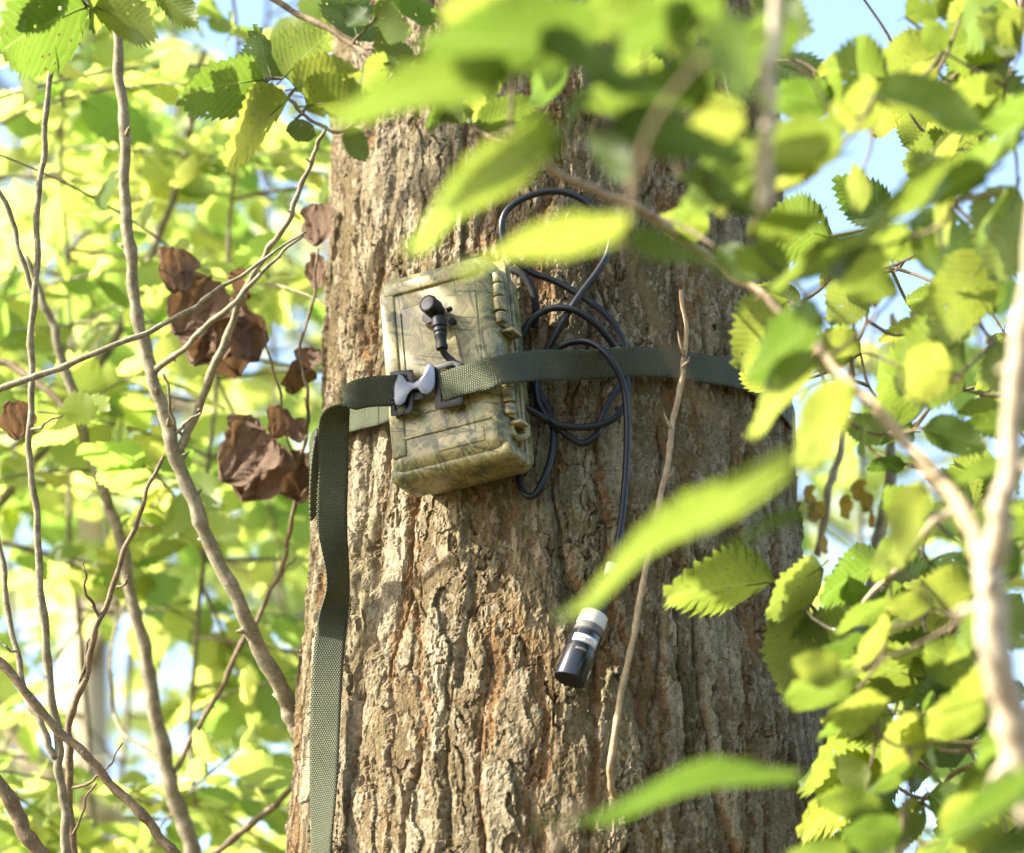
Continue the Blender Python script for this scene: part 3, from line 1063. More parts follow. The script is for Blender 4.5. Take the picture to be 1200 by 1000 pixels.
# main band: from the buckle over the box, off to the side, round the back, and in again from the far edge
ctr, wid = [], []
for px, py, of in ((517, 455, 0.0085), (535, 448, 0.0095), (560, 442, 0.010), (588, 434, 0.0105)):
    ctr.append(face_plane(px, py, of)); wid.append((bz * 0.96 - bx * 0.26) * 1.0)
def band_right(px, py, off, wsc=1.0, tilt=0.0, twist=0.0):
    p = TR(px, py, off)
    nrm = Vector((p.x, p.y, 0)).normalized()
    tang = Vector((0, 0, 1)).cross(nrm) * -1
    wv = Vector((0, 0, 1)) * math.cos(twist) + nrm * math.sin(twist)
    ctr.append(p); wid.append(wv * wsc)
band_right(632, 428, 0.056, 1.0, 0, 0.0)
band_right(655, 428, 0.043, 1.0, 0, 0.25)
band_right(678, 428, 0.033, 1.0, 0, 0.6)
band_right(700, 427, 0.0245, 1.0, 0, 0.7)
band_right(725, 425, 0.0165, 1.0, 0, 0.4)
band_right(752, 424, 0.0105, 1.0, 0, 0.1)
band_right(790, 427, 0.006)
band_right(830, 433, 0.005)
band_right(870, 441, 0.005)
pe = ctr[-1]
a0 = math.atan2(pe.y, pe.x)
pl = TR(396, 497, 0.006)
a1 = math.atan2(pl.y, pl.x)
if a1 < a0:
    a1 += 2 * math.pi
nb = 16
for k in range(1, nb):
    a = a0 + (a1 - a0) * k / nb
    zz = pe.z + (pl.z - pe.z) * k / nb
    R = RZ(zz) + 0.005
    ctr.append(Vector((math.cos(a) * R, math.sin(a) * R, zz))); wid.append(Vector((0, 0, 1)))
band_right(396, 494, 0.007)
band_right(418, 488, 0.011)
band_right(440, 482, 0.016)
ctr.append(face_plane(462, 472, 0.0045)); wid.append(bz * 0.97 - bx * 0.2)
ctr.append(face_plane(474, 466, 0.0045)); wid.append(bz * 0.97 - bx * 0.2)
ribbon('band', ctr, wid, WEB, STRAP, n=12)
# the free end: through the buckle, curled over and hanging
ctr, wid = [], []
def tl(px, py, dep, wx, wy, wd):
    ctr.append(P(px, py, dep)); wid.append((RT * wx + UP * wy + FW * wd))
fd = (face_plane(462, 458, 0.010) - CAM).dot(FW)
tl(476, 456, fd + 0.002, -0.10, 0.98, 0.0)
tl(460, 458, fd - 0.002, -0.05, 1.0, 0.0)
tl(438, 459, fd - 0.006, 0.05, 0.98, 0.05)
tl(418, 463, fd - 0.010, 0.30, 0.88, 0.15)
tl(402, 472, fd - 0.010, 0.62, 0.60, 0.25)
tl(393, 488, fd - 0.004, 0.90, 0.22, 0.20)
tl(391, 512, fd + 0.004, 0.98, 0.02, 0.08)
tl(391, 550, fd + 0.014, 0.95, -0.02, -0.05)
tl(389, 610, fd + 0.026, 1.0, 0.03, -0.10)
tl(396, 677, fd + 0.042, 0.66, 0.03, 0.75)
tl(391, 720, fd + 0.054, 0.90, 0.03, 0.40)
tl(385, 772, fd + 0.070, 1.0, 0.03, 0.05)
tl(381, 848, fd + 0.090, 0.97, 0.02, -0.20)
tl(379, 925, fd + 0.108, 0.85, 0.02, -0.5)
tl(377, 1000, fd + 0.128, 0.60, 0.03, -0.8)
tl(374, 1060, fd + 0.145, 0.85, 0.03, -0.5)
tl(370, 1120, fd + 0.160, 0.98, 0.0, 0.0)
# keep the hanging end in front of the bark
TAILPX = [None] * 6 + [(391, 512), (391, 550), (389, 610), (396, 677), (391, 720), (385, 772), (381, 848), (379, 925), (377, 1000), (374, 1060), (370, 1120)]
for i, p in enumerate(ctr):
    if TAILPX[i]:
        d2 = (TR(TAILPX[i][0] + 14, TAILPX[i][1], 0.008) - CAM).dot(FW) - 0.004
        d1 = (p - CAM).dot(FW)
        ctr[i] = P(TAILPX[i][0], TAILPX[i][1], min(d1, d2))
ribbon('hanging_end', ctr, wid, WEB, STRAP, n=12)
# keeper loop of webbing seen edge on behind the hanging end
ctr = [TR(376, 512, 0.010), TR(372, 530, 0.014), TR(369, 555, 0.016), TR(368, 590, 0.012), TR(369, 606, 0.008)]
wid = [RT * 0.25 + FW * 0.9] * 5
ribbon('keeper_loop', ctr, wid, WEB, STRAP, n=8, width=0.022)

def poly_plate(name, outline, off0, off1, mat, parent, holes=None, bev=0.0008):
    """outline in photograph positions on the box-front plane, extruded between two heights above it"""
    bm = bmesh.new()
    def loop(pts, off):
        return [bm.verts.new(face_plane(x, y, off)) for x, y in pts]
    if holes is None:
        lo = loop(outline, off0); hi = loop(outline, off1)
        bm.faces.new(lo[::-1]); bm.faces.new(hi)
        n = len(lo)
        for i in range(n):
            j = (i + 1) % n
            bm.faces.new((lo[i], lo[j], hi[j], hi[i]))
    else:
        n = len(outline)
        lo, hi = loop(outline, off0), loop(outline, off1)
        li, hj = loop(holes, off0), loop(holes, off1)
        for i in range(n):
            j = (i + 1) % n
            bm.faces.new((lo[i], lo[j], hi[j], hi[i]))
            bm.faces.new((li[j], li[i], hj[i], hj[j]))
            bm.faces.new((hi[i], hi[j], hj[j], hj[i]))
            bm.faces.new((lo[j], lo[i], li[i], li[j]))
    bmesh.ops.recalc_face_normals(bm, faces=bm.faces[:])
    es = [e for e in bm.edges if len(e.link_faces) == 2 and e.calc_face_angle(0) > 0.9]
    bmesh.ops.bevel(bm, geom=es, offset=bev, segments=2, profile=0.5, affect='EDGES', clamp_overlap=True)
    return bm_build(bm, name, mat, parent, 35)
BUCK = bpy.data.objects.new('buckle', None)
COL.objects.link(BUCK)
BUCK.location = face_plane(492, 458, 0.01)
BUCK.parent = STRAP
BUCK.matrix_parent_inverse = WINV[STRAP.name]
BUCK.empty_display_size = 0.02
WINV['buckle'] = Matrix.Translation(-BUCK.location)
poly_plate('frame', [(457, 436), (484, 433), (485, 440), (484, 480), (481, 486), (458, 488)], 0.004, 0.0095, BLACK, BUCK,
           [(463, 441), (477, 440), (478, 445), (478, 476), (476, 480), (463, 481)])
poly_plate('frame', [(509, 428), (531, 421), (541, 424), (543, 470), (540, 475), (510, 480)], 0.004, 0.0090, BLACK, BUCK,
           [(516, 433), (530, 428), (534, 430), (535, 464), (533, 467), (517, 471)])
poly_plate('clasp', [(461, 441), (466, 438), (472, 440), (477, 447), (484, 449), (490, 446), (496, 439), (498, 431), (502, 426), (507, 427),
                     (510, 436), (510, 449), (506, 459), (500, 463), (494, 461), (489, 455), (483, 457), (478, 463), (475, 471), (469, 476), (463, 475), (461, 468)],
           0.0085, 0.0135, BUCKLE_HI, BUCK, bev=0.0012)
poly_plate('release_spring', [(482, 458), (494, 456), (499, 462), (496, 468), (484, 470)], 0.004, 0.0085, BLACK, BUCK)
for k in range(7):
    y0 = 441 + k * 4.9
    poly_plate('grip_tooth', [(457.5, y0), (462.5, y0 - 0.4), (462.5, y0 + 2.4), (457.5, y0 + 2.8)], 0.0090, 0.0118, BLACK, BUCK, bev=0.0003)

# ------------------------------------------------------------------ cable and microphone
MIC = thing('cabled_microphone', 'black cylindrical microphone hanging on a looped black cable from the box', 'microphone', TR(680, 765, 0.02))
CB = [  # px, py, height above the bark (mm), on the box plane when flagged
    (571, 455, 46), (605, 472, 34), (642, 493, 16), (673, 516, 9), (686, 519, 8), (699, 509, 8), (704, 493, 7), (716, 468, 6), (726, 451, 5), (731, 430, 4.5),
    (732, 412, 5), (727, 394, 7), (716, 376, 8), (697, 358, 8), (668, 339, 8), (646, 328, 9), (618, 317, 13), (597, 296, 20), (588, 272, 24), (592, 250, 24), (609, 235, 22), (634, 226, 18),
    (657, 225, 16), (681, 233, 15), (703, 251, 15), (715, 273, 15), (712, 297, 15), (701, 317, 15), (683, 341, 15), (670, 360, 16), (655, 385, 14), (640, 412, 9), (628, 430, 6),
    (625, 448, 6), (636, 468, 7), (645, 488, 8), (649, 510, 11), (645, 539, 13), (636, 564, 14), (625, 581, 14), (614, 578, 13), (608, 561, 11), (605, 520, 7), (606, 470, 5), (608, 430, 6),
    (611, 407, 10), (613, 392, 14), (624, 374, 16), (644, 362, 18), (668, 362, 20), (688, 372, 19), (706, 388, 16), (723, 411, 10), (734, 437, 7), (734, 468, 11), (728, 482, 13), (716, 493, 14),
    (693, 500, 15), (665, 500, 16), (645, 493, 17), (632, 474, 12), (629, 448, 7), (636, 425, 8), (648, 412, 14), (664, 403, 19), (680, 400, 22), (695, 403, 28), (709, 413, 32), (719, 427, 32),
    (728, 444, 30), (733, 466, 27), (735, 500, 24), (734, 542, 23), (731, 584, 22), (727, 618, 22), (721, 648, 22), (713, 676, 23), (706, 698, 24)]
start = [(face_plane(518, 404, 0.014)), (face_plane(520, 413, 0.011)), (face_plane(526, 420, 0.0075)), (face_plane(540, 432, 0.0045)), (face_plane(556, 446, 0.0055))]
pts3 = [list(p) for p in start] + [list(TR(a, b_, c / 1000 + 0.001)) for a, b_, c in CB]
cp = [Vector(q) for q in catmull(pts3, 7)]
Geo().add(tube_geo(cp, [0.0029] * len(cp), 12)).build('cable', CABLE, MIC)

def lathe(name, p0, axis, prof, mat, parent, seg=28, sharp=35):
    """prof: (distance along axis, radius)"""
    ax = axis.normalized()
    u = ax.orthogonal().normalized(); v = ax.cross(u)
    vs, fs = [], []
    for d, r in prof:
        for s in range(seg):
            a = 2 * math.pi * s / seg
            vs.append(p0 + ax * d + u * (math.cos(a) * r) + v * (math.sin(a) * r))
    n = len(prof)
    for i in range(n - 1):
        for s in range(seg):
            s2 = (s + 1) % seg
            fs.append((i * seg + s, i * seg + s2, (i + 1) * seg + s2, (i + 1) * seg + s))
    fs.append(tuple(range(seg))[::-1]); fs.append(tuple((n - 1) * seg + s for s in range(seg)))
    me = mesh_from(name, vs, fs, mat, True)
    try:
        me.set_sharp_from_angle(angle=math.radians(sharp))
    except Exception:
        pass
    return part(name, me, parent)

m0 = TR(709, 690, 0.024)
m1 = TR(667, 797, 0.030)
mx = (m1 - m0)
ML = mx.length; mx.normalize()
fr = ML / 114.0          # metres per photograph pixel along the microphone
def q(px):
    return px * fr
# white tape round the cable a little higher up
wt0 = TR(717, 661, 0.0225); wt1 = TR(713.5, 676, 0.023)
lathe('cable_tape', wt0, wt1 - wt0, [(0, 0.0042), (0.0008, 0.0046), (0.0095, 0.0046), (0.0105, 0.0042)], WHITE_TAPE, MIC)
lathe('strain_relief', m0, mx, [(q(-8), 0.00432), (q(-2), 0.00600), (q(0), 0.00744), (q(6), 0.00768), (q(7), 0.00696), (q(12), 0.00696), (q(13), 0.00816), (q(19), 0.00816), (q(20), 0.00744), (q(27), 0.00768), (q(34), 0.00912)], BLACK, MIC)
lathe('tape_band', m0, mx, [(q(33), 0.01020), (q(34), 0.01116), (q(48), 0.01152), (q(49), 0.01080)], WHITE_TAPE, MIC)
lathe('collar', m0, mx, [(q(48), 0.01080), (q(49), 0.01128), (q(56), 0.01140), (q(57), 0.01056), (q(59), 0.01056)], GREYRING, MIC)
BODY = lathe('housing', m0, mx, [(q(57.5), 0.01080), (q(59), 0.01176), (q(77), 0.01224), (q(77.6), 0.01176), (q(78.6), 0.01176), (q(79.2), 0.01272), (q(112), 0.01296), (q(114), 0.01248)], DARKGLOSS, MIC, 40)
lathe('capsule_face', m0, mx, [(q(111.5), 0.01152), (q(114.3), 0.01188)], DARKFACE, MIC)
def sticker(name, d0, d1, R, a0, a1, mat, parent):
    """a curved label on the housing; angle 0 faces the camera"""
    toc = (CAM - (m0 + mx * q(80))); toc = (toc - mx * toc.dot(mx)).normalized()
    sd_ = mx.cross(toc)
    vs, fs, uv = [], [], []
    n = 10
    for i in range(n + 1):
        a = math.radians(a0 + (a1 - a0) * i / n)
        for k, d in enumerate((d0, d1)):
            for R_ in (R, R + 0.00025):
                vs.append(m0 + mx * q(d) + (toc * math.cos(a) + sd_ * math.sin(a)) * R_)
                uv.append((i / n, 1 - k))
    for i in range(n):
        b0, b1 = i * 4, (i + 1) * 4
        fs += [(b0 + 1, b0 + 3, b1 + 3, b1 + 1), (b0, b1, b1 + 2, b0 + 2), (b0, b0 + 1, b1 + 1, b1), (b0 + 2, b1 + 2, b1 + 3, b0 + 3)]
    fs += [(0, 2, 3, 1), (n * 4, n * 4 + 1, n * 4 + 3, n * 4 + 2)]
    return part(name, mesh_from(name, vs, fs, mat, True, uv), parent)
sticker('label', 66, 74.5, 0.01236, 48, -52, LABEL, BODY)
sticker('faint_mark', 82, 85, 0.01302, 20, -20, GREYRING, BODY)
sticker('side_label', 97, 108, 0.01314, -70, -92, WHITE_TAPE, BODY)
# right-angle plug on the box
pk = face_plane(513.5, 366, 0.016)
e0 = face_plane(514, 372, 0.014); e1 = face_plane(518, 409, 0.014)
pax = (e1 - e0); PL = pax.length
PLUG = lathe('plug', e0, pax, [(PL * 0.0, 0.0050), (PL * 0.1, 0.0062), (PL * 0.30, 0.0062), (PL * 0.34, 0.0050), (PL * 0.38, 0.0056), (PL * 0.46, 0.0056), (PL * 0.50, 0.0048), (PL * 0.54, 0.0053), (PL * 0.62, 0.0052), (PL * 0.66, 0.0045), (PL * 0.88, 0.0044), (PL * 0.90, 0.0050), (PL * 1.0, 0.0048)], BLACK, MIC, 22)
hd = face_plane(514.5, 367, 0.004)
lathe('plug_head', hd, bn + Vector((-0.15, 0, 0.15)), [(0.0, 0.0062), (0.006, 0.0062), (0.0065, 0.0076), (0.0085, 0.0078), (0.009, 0.0074), (0.0165, 0.0078), (0.0180, 0.0074), (0.0186, 0.0062), (0.0182, 0.0058)], BLACK, PLUG, 26)
lathe('plug_key', face_plane(524, 364, 0.007), bx + bz * 0.2, [(0, 0.0022), (0.0035, 0.0022), (0.0045, 0.0012)], BLACK, PLUG, 12)

# ------------------------------------------------------------------ dead shoot on the front of the trunk
ctrl = []
for px, py, wpx, of in ((722, 940, 9, -0.012), (716, 920, 9, 0.010), (718, 872, 8.5, 0.026), (733, 790, 8.5, 0.028), (748, 715, 8, 0.026), (764, 630, 8, 0.024), (779, 560, 8, 0.022), (788, 500, 8, 0.020), (799, 440, 7.5, 0.018), (804, 395, 6, 0.018), (798, 340, 4.5, 0.018)):
    p = TR(px, py, of)
    dep = (p - CAM).dot(FW)
    ctrl.append((px, py, dep, wpx))
pts, rad = twig_path(ctrl, 8, 0.0006, 77)
g = Geo().add(tube_geo(pts, rad, 10, True, 0.12, 4))
ST = g.build('dead_shoot', TWIG_TAN, TREE)
ST['label'] = 'thin tan dead shoot standing out from the bark'
for a_, b_, c_ in ((((802, 418), (796, 400), (794, 388))), ((787, 505), (781, 492), (778, 484)), ((779, 562), (786, 556), (790, 548)), ((752, 700), (757, 692), (759, 688)), ((800, 430), (806, 424), (808, 418))):
    pp = []
    for (x, y) in (a_, b_, c_):
        p = TR(x, y, 0.021); pp.append(p)
    Geo().add(tube_geo(pp, [0.0016, 0.0012, 0.0004], 6)).build('spur', TWIG_TAN, ST)

# ------------------------------------------------------------------ bare saplings and brush, left of the trunk
def sapling(name, label, cat, stems, mat, ground=True, group=None, seed=0):
    """stems: list of (ctrl, role); the first one runs down to the ground from its last point"""
    c0 = stems[0][0]
    pts, rad = twig_path(c0, 8, 0.0012, seed)
    if ground:
        pts, rad = to_ground(pts, rad, 1, (rng.uniform(-0.05, 0.05), rng.uniform(0, 0.1)))
    root = thing(name, label, cat, (pts[-1].x, pts[-1].y, 0), group)
    g = Geo().add(tube_geo(pts, rad, 11, True, 0.10, seed))
    st = g.build('stem', mat, root)
    allp = [pts]
    for k, (c, m2) in enumerate(stems[1:]):
        o, p = limb('branch', c, m2 or mat, root, seed=seed + 31 * k + 7, sides=8)
        allp.append(p)
    return root, allp

SAP_A, apA = sapling('bare_sapling', 'slender grey sapling with small side twigs, bare beside the limb', 'sapling',
    [([(66, 49, 2.62, 7), (52, 157, 2.62, 8), (45, 245, 2.62, 8), (40, 350, 2.62, 9), (36, 455, 2.62, 9), (36, 546, 2.62, 9), (45, 635, 2.62, 10), (52, 748, 2.62, 11), (65, 842, 2.62, 12), (70, 900, 2.62, 12), (76, 960, 2.62, 13), (82, 1040, 2.62, 14)], None),
     ([(66, 890, 2.62, 10), (48, 850, 2.62, 9), (28, 807, 2.63, 9), (14, 737, 2.64, 8), (0, 650, 2.65, 8), (-14, 560, 2.65, 7)], None),
     ([(38, 350, 2.62, 6), (21, 282, 2.62, 7), (0, 226, 2.62, 7), (-30, 160, 2.62, 6)], None),
     ([(36, 505, 2.62, 4), (55, 496, 2.6, 3), (73, 486, 2.6, 2)], None),
     ([(20, 765, 2.63, 4), (8, 760, 2.62, 3), (1, 752, 2.62, 2)], None)], TWIG_GREY, seed=41)
SAP_B, apB = sapling('bare_sapling', 'stout mottled sapling leaning across behind the bare limb', 'sapling',
    [([(30, 300, 2.95, 8), (52, 357, 2.95, 10), (63, 385, 2.95, 11), (80, 445, 2.95, 14), (101, 518, 2.95, 15), (122, 577, 2.95, 16), (140, 630, 2.95, 16), (157, 710, 2.95, 16), (175, 790, 2.95, 18), (192, 888, 2.95, 20), (210, 950, 2.95, 22), (230, 1010, 2.95, 23)], None),
     ([(203, 905, 2.95, 7), (241, 839, 2.92, 7), (280, 762, 2.9, 7), (304, 720, 2.9, 6), (327, 672, 2.88, 6), (339, 630, 2.86, 6), (346, 577, 2.84, 6), (356, 520, 2.82, 5), (362, 470, 2.80, 5), (352, 420, 2.8, 4), (366, 350, 2.8, 4), (374, 290, 2.8, 3)], TWIG_BROWN),
     ([(327, 676, 2.88, 4), (338, 664, 2.88, 3), (348, 651, 2.88, 2)], TWIG_BROWN),
     ([(348, 560, 2.84, 3), (335, 500, 2.82, 3), (322, 440, 2.8, 3), (305, 370, 2.8, 2)], TWIG_BROWN),
     ([(95, 500, 2.95, 8), (40, 445, 2.98, 10), (0, 425, 3.0, 11), (-50, 410, 3.0, 11)], TWIG_BROWN),
     ([(192, 890, 2.95, 6), (140, 850, 3.0, 5), (130, 770, 3.05, 5), (155, 680, 3.1, 4)], None)], TWIG_GREY, seed=52)
SAP_C, apC = sapling('bare_sapling', 'straight smooth grey pole slanting up behind the other saplings', 'sapling',
    [([(240, 60, 3.25, 8), (227, 119, 3.25, 9), (220, 168, 3.25, 10), (196, 252, 3.25, 11), (164, 332, 3.25, 12), (150, 364, 3.25, 12), (101, 455, 3.25, 13), (45, 535, 3.25, 13), (0, 588, 3.25, 14), (-60, 655, 3.25, 15)], None)], TWIG_GREY, seed=61)
SAP_D, apD = sapling('brown_shoot', 'thin brown forked shoot with budded twigs below the limb', 'sapling',
    [([(191, 535, 2.66, 5), (168, 588, 2.66, 6), (147, 647, 2.66, 7), (119, 720, 2.66, 8), (101, 786, 2.66, 9), (82, 850, 2.66, 10), (81, 912, 2.66, 11), (86, 1000, 2.66, 11), (90, 1050, 2.66, 12)], None),
     ([(117, 723, 2.66, 5), (103, 700, 2.65, 4), (99, 675, 2.64, 3), (99, 657, 2.64, 2)], None),
     ([(136, 690, 2.66, 4), (145, 685, 2.65, 3), (151, 674, 2.64, 2)], None),
     ([(90, 815, 2.66, 4), (100, 770, 2.66, 3), (107, 742, 2.66, 2)], None),
     ([(85, 925, 2.66, 5), (108, 915, 2.64, 4), (125, 900, 2.63, 3), (144, 872, 2.62, 2)], None),
     ([(85, 985, 2.66, 4), (98, 945, 2.64, 3), (112, 918, 2.63, 3)], None)], TWIG_BROWN, seed=71)
SAP_E, apE = sapling('leaning_stem', 'brown leaning stem crossing in front of the forked shoot', 'sapling',
    [([(-60, 715, 2.58, 11), (0, 778, 2.58, 12), (70, 856, 2.58, 12), (119, 905, 2.58, 12), (168, 958, 2.58, 13), (206, 1000, 2.58, 13), (250, 1045, 2.58, 14)], None)], TWIG_BROWN, seed=81)
SAP_F, apF = sapling('leaning_stem', 'thick dark mossy stem leaning at the foot of the bare saplings', 'sapling',
    [([(-50, 850, 2.6, 18), (0, 918, 2.6, 20), (24, 965, 2.6, 21), (50, 1006, 2.6, 22), (80, 1060, 2.6, 23)], None)], TWIG_BROWN, seed=91)
SAP_G, apG = sapling('fallen_pole', 'pale sunlit pole lying at a slant behind the forked shoot', 'pole',
    [([(-70, 770, 3.5, 22), (0, 836, 3.5, 23), (63, 905, 3.5, 24), (105, 944, 3.5, 24), (157, 972, 3.5, 24), (196, 993, 3.5, 25), (260, 1030, 3.5, 26)], None)], TWIG_PALE, seed=95)
SAP_H, apH = sapling('thin_shoot', 'short brown shoot rising beside the foot of the trunk bark', 'sapling',
    [([(352, 915, 2.92, 7), (339, 926, 2.92, 8), (297, 965, 2.92, 9), (248, 1002, 2.92, 9), (200, 1040, 2.92, 10)], None)], TWIG_BROWN, seed=97)
SAP_I, apI = sapling('long_twig', 'long thin dark twig crossing the bare limb at a slant', 'twig',
    [([(357, 272, 2.64, 3), (294, 315, 2.63, 5), (245, 347, 2.62, 6), (210, 371, 2.62, 7), (154, 397, 2.61, 8), (70, 431, 2.6, 8), (0, 456, 2.6, 9), (-60, 478, 2.6, 9)], None)], TWIG_GREY, seed=99)

# curled dead leaves caught on the twigs
def dead_mesh(seed):
    r = random.Random(seed)
    n = 13
    vs, fs = [], []
    a1, a2 = r.uniform(0.9, 2.3), r.uniform(-1.2, 1.2)
    for i in range(n):
        for j in range(n):
            t = i / (n - 1); x = j / (n - 1) * 2 - 1
            hw = 0.42 * (math.sin(math.pi * min(1, max(0.015, t) ** 0.8)) ** 0.6) * (1.1 - 0.25 * t) + 0.005
            hw *= 1 + 0.10 * math.sin(9 * t + seed) + 0.06 * math.sin(23 * t + seed * 2)
            X = x * hw
            # roll the blade up across and along
            ang = X * a1
            Rr = 1 / a1
            px = math.sin(ang) * Rr
            pz = (1 - math.cos(ang)) * Rr
            py = t
            b = (t - 0.4) * a2
            y2 = py * math.cos(b * 0.5); z2 = pz + 0.4 * (t - 0.4) * math.sin(b)
            k = 0.035
            vs.append((px + k * math.sin(13 * t + 5 * x + seed), y2 + k * math.sin(9 * x + 4 * t + seed), z2 + k * math.sin(11 * x + 7 * t + 2 * seed) + 0.02 * math.sin(25 * x - 14 * t)))
    for i in range(n - 1):
        for j in range(n - 1):
            a = i * n + j
            fs.append((a, a + 1, a + n + 1, a + n))
    return mesh_from('dead_leaf', vs, fs, DEAD)
DM = [dead_mesh(s) for s in range(6)]
dead_list = [  # base x,y -> tip x,y, depth, facing hint
    (255, 330, 205, 392, 2.80, (0.2, -1, 0.1)), (262, 345, 232, 430, 2.82, (-0.3, -1, 0.2)), (275, 375, 300, 425, 2.80, (0.3, -1, 0)),
    (250, 350, 278, 440, 2.83, (0, -1, 0.4)), (292, 380, 250, 415, 2.80, (0.1, -1, -0.3)), (268, 322, 290, 350, 2.8, (0.4, -0.8, 0.3)),
    (206, 292, 200, 345, 2.80, (0.6, -0.8, 0)), (376, 240, 372, 290, 2.80, (-0.5, -0.9, 0)), (378, 300, 372, 338, 2.80, (-0.4, -0.9, 0.2)),
    (18, 470, 20, 515, 2.66, (0.3, -0.9, 0.2)), (350, 425, 345, 465, 2.82, (0.5, -0.9, 0)), (372, 410, 350, 440, 2.84, (-0.2, -0.9, 0.3)),
    (318, 510, 260, 565, 2.80, (0.05, -1, 0.15)), (322, 520, 285, 590, 2.81, (-0.1, -1, 0.05)), (330, 530, 345, 588, 2.83, (0.3, -1, 0)), (362, 530, 350, 590, 2.84, (-0.4, -0.9, 0)),
    (334, 478, 322, 512, 2.80, (0.6, -0.8, 0)), (300, 490, 270, 530, 2.83, (0.1, -1, 0.3)), (345, 492, 352, 520, 2.82, (0, -1, 0.3))]
r_ = random.Random(5)
for k, (x0, y0, x1, y1, dep, hn) in enumerate(dead_list):
    par = SAP_A if x0 < 100 else SAP_B
    o = put_leaf(DM[k % 6], P(x0, y0, dep), P(x1, y1, dep + r_.uniform(-0.02, 0.02)), Vector(hn), par, 'dry_leaf', 1.2)

YEL = leaf_material('yellowed_leaf', (0.20, 0.13, 0.03), (0.28, 0.20, 0.05), (0.38, 0.24, 0.03), (0.50, 0.36, 0.05), 0.45, veins=False)
YM = []
for me_ in DM[:3]:
    m_ = me_.copy(); m_.materials.clear(); m_.materials.append(YEL); YM.append(m_)
for k, (x, y, sz, dep) in enumerate(((942, 585, 26, 2.96), (955, 600, 22, 2.97), (985, 595, 26, 2.98), (1002, 575, 24, 2.98), (1018, 610, 16, 2.99), (1022, 590, 22, 2.99), (1016, 345, 30, 2.98), (1042, 380, 18, 2.98), (1008, 100, 34, 3.0), (1122, 112, 24, 2.98), (1040, 715, 24, 2.97), (960, 640, 18, 2.98))):
    a = r_.uniform(0, 6.28)
    put_leaf(YM[k % 3], P(x, y - sz * 0.5, dep), P(x + math.cos(a) * sz * 0.4, y + sz * 0.5, dep + 0.01), Vector((math.cos(a), -1, 0.2)), B2, 'withered_leaf', 1.2)

# ------------------------------------------------------------------ leafy sprays
def spray(start, d, L, nleaf, size, r, flat=0.75, droop=0.25):
    """a twig with leaves set alternately; returns twig points and leaf (base, tip, hint)"""
    pts = []
    n = 9
    d = d.normalized()
    bend = jit(r, 0.25)
    for i in range(n):
        t = i / (n - 1)
        pts.append(start + d * (L * t) + bend * (L * t * t * 0.5) - Vector((0, 0, droop * L * t * t)))
    out = []
    side0 = d.cross(Vector((0, 0, 1)))
    if side0.length < 0.1:
        side0 = Vector((1, 0, 0))
    side0.normalize()
    for k in range(nleaf):
        t = 0.12 + 0.86 * (k + 0.5) / nleaf
        f = t * (n - 1); i = min(int(f), n - 2)
        b = pts[i].lerp(pts[i + 1], f - i)
        s = side0 * (1 if k % 2 else -1)
        dd = (s * 0.85 + d * 0.65 + jit(r, 0.22) - Vector((0, 0, 0.28))).normalized()
        if k == nleaf - 1:
            dd = (d + jit(r, 0.2)).normalized()
        sz = size * r.choice((0.45, 0.6, 0.75, 0.85, 1.0, 1.15)) * r.uniform(0.9, 1.1)
        hint = Vector((0, 0, 1)) * flat + jit(r, 0.60) + Vector((-0.30, 0.15, 0))
        b2 = b + dd * sz * 0.12
        out.append((b2, b2 + dd * sz, hint))
    return pts, out

def merged_leaves(name, meshes, leaves, mat, parent, r):
    """foliage too small to pick apart leaf by leaf: one mesh"""
    src = []
    for me in meshes:
        co = np.zeros(len(me.vertices) * 3); me.vertices.foreach_get('co', co)
        src.append((co.reshape(-1, 3), [tuple(p.vertices) for p in me.polygons]))
    V, F = [], []
    off = 0
    for (b, t, h) in leaves:
        co, fs = src[r.randrange(len(src))]
        m, L = leaf_matrix(b, t, h)
        R = np.array(m.to_3x3())
        V.append((co * L) @ R.T + np.array(b))
        F += [tuple(i + off for i in f) for f in fs]
        off += len(co)
    vs = np.concatenate(V)
    me = bpy.data.meshes.new(name)
    me.from_pydata(vs.tolist(), [], F)
    me.materials.append(mat)
    me.polygons.foreach_set('use_smooth', [True] * len(me.polygons))
    o = part(name, me, parent)
    o['kind'] = 'stuff'
    return o

LM_FAR = [leaf_mesh('far_leaf', LEAF_FAR, W, 0, 1, fo, cu, wa, 40 + s, petiole=False) for s, (W, fo, cu, wa) in
          enumerate(((0.66, 0.15, 0.22, 0.03), (0.74, 0.05, 0.30, 0.04), (0.60, 0.25, 0.2, 0.05)))]
for me in LM_FAR:
    pass

def screen(p):
    d = p - CAM
    dep = d.dot(FW)
    if dep < 0.05:
        return (-9e9, 0, dep)
    return (600 + d.dot(RT) / dep / K, 500 - d.dot(UP) / dep / K, dep)

def shades_trunk(p, margin=0.30):
    """would a leaf here stand between the sun and the part of the trunk we see?"""
    # distance from the sunward line through the box
    c = Vector((-0.05, -0.2, 2.44))
    v = p - c
    t = v.dot(SUN)
    if t < 0.1:
        return False
    q_ = v - SUN * t
    return abs(q_.dot(Vector((0, 1, 0)))) < 0.28 and abs(q_.z) < 0.5

